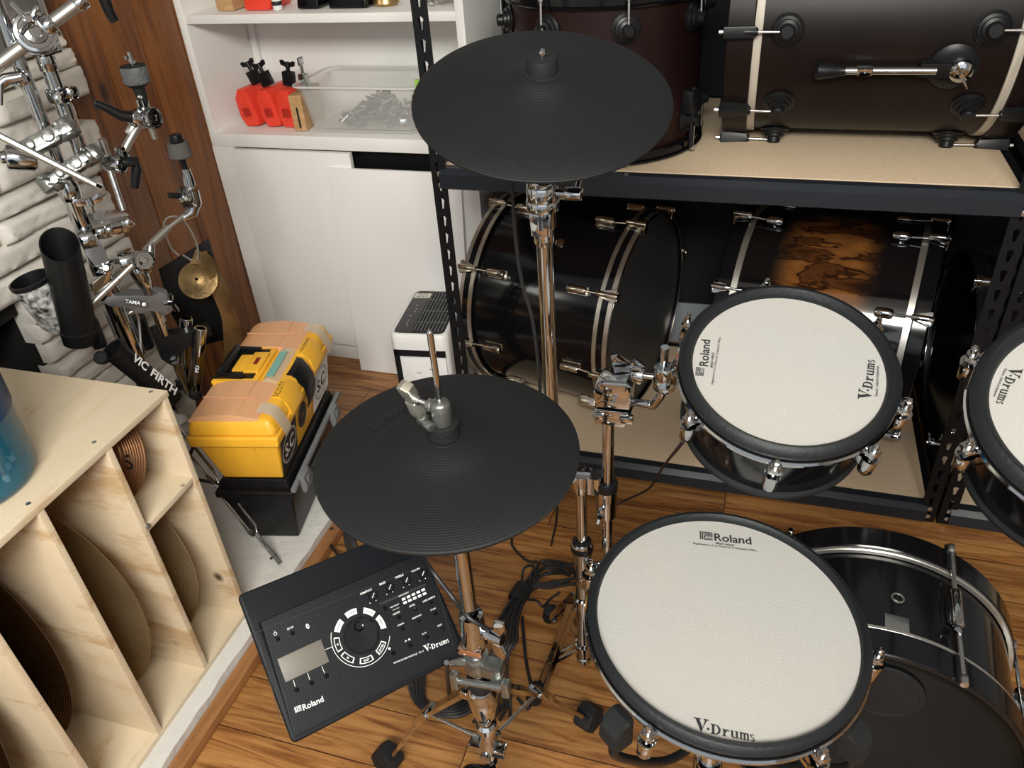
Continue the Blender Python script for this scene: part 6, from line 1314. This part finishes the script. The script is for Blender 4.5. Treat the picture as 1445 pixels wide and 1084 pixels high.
def holders():
    # tall black stick holder
    t = thing('stick_holder', 'tall plain black stick holder clamped to the stand, mouth cut at a slant', 'stick holder', W(115, 488, 1.76))
    a, b = W(116, 484, 1.76), W(84, 345, 1.76); d = (b-a).normalized(); L = (b-a).length
    X, Y, _ = frame(d); n = 48; rows = []
    tilt = (X*(V((.6, -.6, -.2)).dot(X)) + Y*(V((.6, -.6, -.2)).dot(Y))).normalized()
    for f, r in ((0, .030), (.02, .036), (.14, .038), (.15, .0355), (.99, .0365), (1, .0365), (1, .0335), (.98, .033), (.2, .032)):
        row = []
        for k in range(n):
            q = X*math.cos(2*PI*k/n) + Y*math.sin(2*PI*k/n); sh = -q.dot(tilt)*.024 if f >= .98 else 0
            row.append(a + d*(L*f + sh) + q*r)
        rows.append(row)
    M = MB(); vs = M.grid(rows); M.fill(vs[0]); M.fill(vs[-1]); M.build('holder_tube', SATIN, t)
    M = MB(); p = a.lerp(b, .13); M.box(W(134, 470, 1.77), (.03, .05, .06), (V((.67, .74, 0)), V((-.74, .67, 0)), Zv), .008); M.build('holder_clamp', SATIN, t)
    # splattered holder behind
    t = thing('stick_holder', 'black and white splattered stick holder behind the tall black one', 'stick holder', W(72, 445, 1.80))
    a, b = W(80, 452, 1.80), W(42, 394, 1.80)
    m = mat('white paint splatter', (.7, .7, .69), .5, var=(70, (.012, .012, .013)))
    M = MB(); M.lathe([(.024, -.02), (.034, 0), (.040, (b-a).length*.93)], a, b-a, 40, (True, False)); M.build('holder_tube', m, t)
    M = MB(); Lb = (b-a).length; M.lathe([(.040, Lb*.90), (.0425, Lb*.92), (.0425, Lb), (.038, Lb+.001), (.036, Lb*.9), (.03, Lb*.3), (0, Lb*.25)], a, b-a, 40); M.build('holder_rim', SATIN, t)
    # lettered holder
    t = thing('stick_holder', 'black stick holder lying slanted, white lettering along its tube', 'stick holder', W(240, 565, 1.74))
    a, b = W(243, 562, 1.74), W(158, 492, 1.74); d = (b-a).normalized(); L = (b-a).length
    M = MB(); M.lathe([(.0, -.006), (.022, -.006), (.024, 0), (.0255, L*.9), (.0255, L*.93), (.029, L*.935), (.029, L), (.0235, L), (.0225, L*.9), (.02, L*.3), (0, L*.3)], a, d, 40); tb = M.build('holder_tube', SATIN, t)
    M = MB(); M.lathe([(.013, 0), (.015, .002), (.015, .018), (.012, .021), (0, .021)], W(146, 505, 1.74), TOV*.6+V((0, -.3, .2)), 12); M.build('holder_knob', RUBBER, t)
    # letters wrapped on the tube
    view = (EYE - a.lerp(b, .5)).normalized(); up = view - d*view.dot(d); up.normalize(); side = d.cross(up)
    if side.z < 0: side = -side
    face = (up*.78 + side*.62).normalized(); yy = d.cross(face)
    for w, f0, f1 in (('VIC', .80, .57), ('FIRTH', .50, .08)):
        p = a.lerp(b, (f0+f1)/2) + face*.0263
        text('holder_lettering', w, p, -d, face, L*(f0-f1), PAINT, tb, .03, height=.021)
    # dark holders behind the grey clamp
    t = thing('stick_holder', 'dark metal sleeve hanging below the grey clamp', 'stick holder', W(180, 470, 1.86))
    M = MB(); M.cyl(W(164, 438, 1.86), W(190, 500, 1.86), .026); M.build('sleeve', GUN, t)
    M = MB(); M.cyl(W(192, 448, 1.88), W(206, 490, 1.88), .020); M.build('black_sleeve', SATIN, t)
    M = MB(); M.tube(bez([W(178, 446, 1.84), W(188, 440, 1.84), W(196, 455, 1.84), W(200, 500, 1.82), W(206, 515, 1.82)], 6), .004, 10); M.build('hook_rod', STEEL, t)
    # black bracket with chrome sockets
    t = thing('leg_bracket', 'flat black bracket gripping chrome leg sockets, behind the plywood cabinet corner', 'bracket', W(250, 490, 1.83))
    M = MB(); M.prism([W(u, v, 1.83) for u, v in ((214, 470), (222, 466), (236, 476), (276, 468), (296, 462), (300, 474), (262, 490), (250, 502), (244, 518), (228, 508))], NC*.035, .004); M.build('bracket_plate', SATIN, t)
    for i, (u, v, u2, v2, d_, lab) in enumerate(((283, 463, 275, 552, 1.82, 'chrome socket tube with a drilled hole, nearest the yellow toolbox'), (263, 449, 258, 540, 1.87, 'chrome socket tube behind the black bracket'))):
        a, b = W(u2, v2, d_), W(u, v, d_); dd = (b-a).normalized(); Ls = (b-a).length
        t = thing('socket_tube', lab, 'tube', a)
        M = MB(); M.lathe([(.0135, 0), (.0145, .002), (.0148, Ls-.003), (.0138, Ls), (.0115, Ls), (.011, Ls*.6), (0, Ls*.58)], a, dd, 32); tb = M.build('tube_body', CHROME, t)
        if i == 0:
            M = MB(); p = a.lerp(b, .76)+TOV*.0148; M.lathe([(.0042, 0), (.0042, .0006), (0, .0006)], p, TOV, 16); M.build('drilled_hole', INK, tb)
            text('socket_lettering', 'PEARL', a.lerp(b, .42)+TOV*.0152, dd, TOV, .034, GUN, tb, .01)
        M = MB(); M.rcyl(a-dd*.02, a+dd*.006, .0168); M.build('rubber_end', RUBBER, t)
    t = thing('leg_strut', 'pair of thin chrome leg struts slanting down behind the cabinet corner', 'strut', W(255, 555, 1.82))
    M = MB(); M.cyl(W(246, 512, 1.82), W(268, 562, 1.82), .0068); M.build('strut', CHROME, t); M = MB(); M.cyl(W(254, 512, 1.83), W(268, 558, 1.83), .0045); M.build('strut', CHROME, t)
    t = thing('stone_weight', 'grey lump of stone-like foot beside the yellow toolbox', 'foot', W(262, 580, 1.80))
    M = MB(); M.prism([W(u, v, 1.80) for u, v in ((248, 574), (262, 562), (277, 566), (279, 580), (268, 592), (252, 588))], NC*.05, .008); M.build('stone', GREY_SHADED_STONE, t); M = MB(); M.box(W(253, 590, 1.80), (.04, .03, .014), (V((.67, -.3, -.6)).normalized(), V((.4, .9, 0)).normalized(), V((.67, -.3, -.6)).normalized().cross(V((.4, .9, 0)).normalized())), .003); M.build('steel_tab', STEEL, t)
holders()
def spiral():
    # bronze spiral hanging from a wire in front of a black board
    t = thing('black_board', 'black square board leaning on the wood boards behind the bronze spiral', 'board', W(262, 420, 1.98))
    M = MB(); c = [W(u, v, 1.99) for u, v in ((224, 381), (295, 338), (312, 400), (325, 478), (268, 492), (240, 440))]; M.prism(c, NC*.006, .001); M.build('board_panel', SATIN, t)
    M = MB(); p = W(290, 356, 1.984); M.lathe([(.005, 0), (.005, .001), (0, .001)], p, -NC, 16); M.build('hole', TANGOLD, t)
    t = thing('spiral_cymbal', 'aged bronze spiral cymbal hanging from a wire in front of the black board', 'cymbal', W(285, 400, 1.95))
    c0 = W(279, 395, 1.95); R0 = .047
    axd = (TOV*.8 + V((-.1, -.2, .2))).normalized(); M = MB()
    M.lathe([(.004, -.012), (.012, -.011), (.025, -.006), (.038, 0), (R0, .003), (R0+.001, .005), (.036, .003), (.024, -.003), (.004, -.009)], c0, -axd, 40); M.build('cup', OLDBRONZE, t)
    mid = [((271, 362), .020), ((290, 366), .026), ((305, 388), .030), ((312, 412), .034), ((316, 432), .030), ((322, 455), .026), ((326, 478), .026), ((325, 500), .024), ((322, 516), .020), ((320, 526), .008)]
    inner = [(268, 372), (280, 374), (295, 392), (300, 415), (306, 430), (313, 450), (315, 470), (316, 492), (314, 515), (315, 527)]
    outer = [(276, 352), (298, 362), (312, 385), (322, 408), (330, 430), (338, 455), (341, 478), (338, 500), (330, 522), (322, 531)]
    A = bez([W(*p, 1.935) for p in inner], 6); B = bez([W(*p, 1.955) for p in outer], 6)
    M = MB(); rows = [[a, a.lerp(b, .5)-NC*.006, b] for a, b in zip(A, B)]; M.grid(rows, False); rows = [[p+NC*.0016 for p in r] for r in rows]; M.grid(rows, False); M.build('spiral_ribbon', OLDBRONZE, t)
    w = MB(); w.tube(bez([W(252, 361, 1.94), W(240, 348, 1.94), W(231, 320, 1.93), W(238, 307, 1.92), W(254, 308, 1.92), W(270, 328, 1.93), W(279, 352, 1.94), W(277, 369, 1.94), W(268, 366, 1.945), W(258, 360, 1.945)], 10), .0024, 8)
    tag(w.build('hanging_wire', WIRE), 'thin grey wire loop holding the bronze spiral on the lower cymbal arm', 'wire')
spiral()
# ================================================================== LIGHT
def light(name, kind, loc, energy, size=None, aim=None, col=(1, 1, 1)):
    l = bpy.data.lights.new(name, kind); l.energy = energy; l.color = col
    if size: l.shape = 'RECTANGLE'; l.size, l.size_y = size
    o = bpy.data.objects.new(name, l); COL.objects.link(o); o.location = loc
    if aim is not None: o.rotation_mode = 'QUATERNION'; o.rotation_quaternion = (V(aim)-V(loc)).to_track_quat('-Z', 'Y')
    return o
light('ceiling_lamp', 'AREA', (.15, -.75, 2.38), 146, (1.2, .8), (-.3, 1.1, .5), (1, .985, .915))
light('fill_light', 'AREA', (.3, -2.1, 1.7), 11, (3.4, 1.5), (-.2, 1.2, .5), (.93, .97, 1))  # unseen fill lamp added behind the camera to soften shadows
w = bpy.data.worlds.new('room'); S.world = w; w.use_nodes = True
w.node_tree.nodes['Background'].inputs[0].default_value = (.75, .78, .82, 1); w.node_tree.nodes['Background'].inputs[1].default_value = .66
S.view_settings.view_transform = 'Standard'; S.view_settings.look = 'None'; S.view_settings.exposure = .0
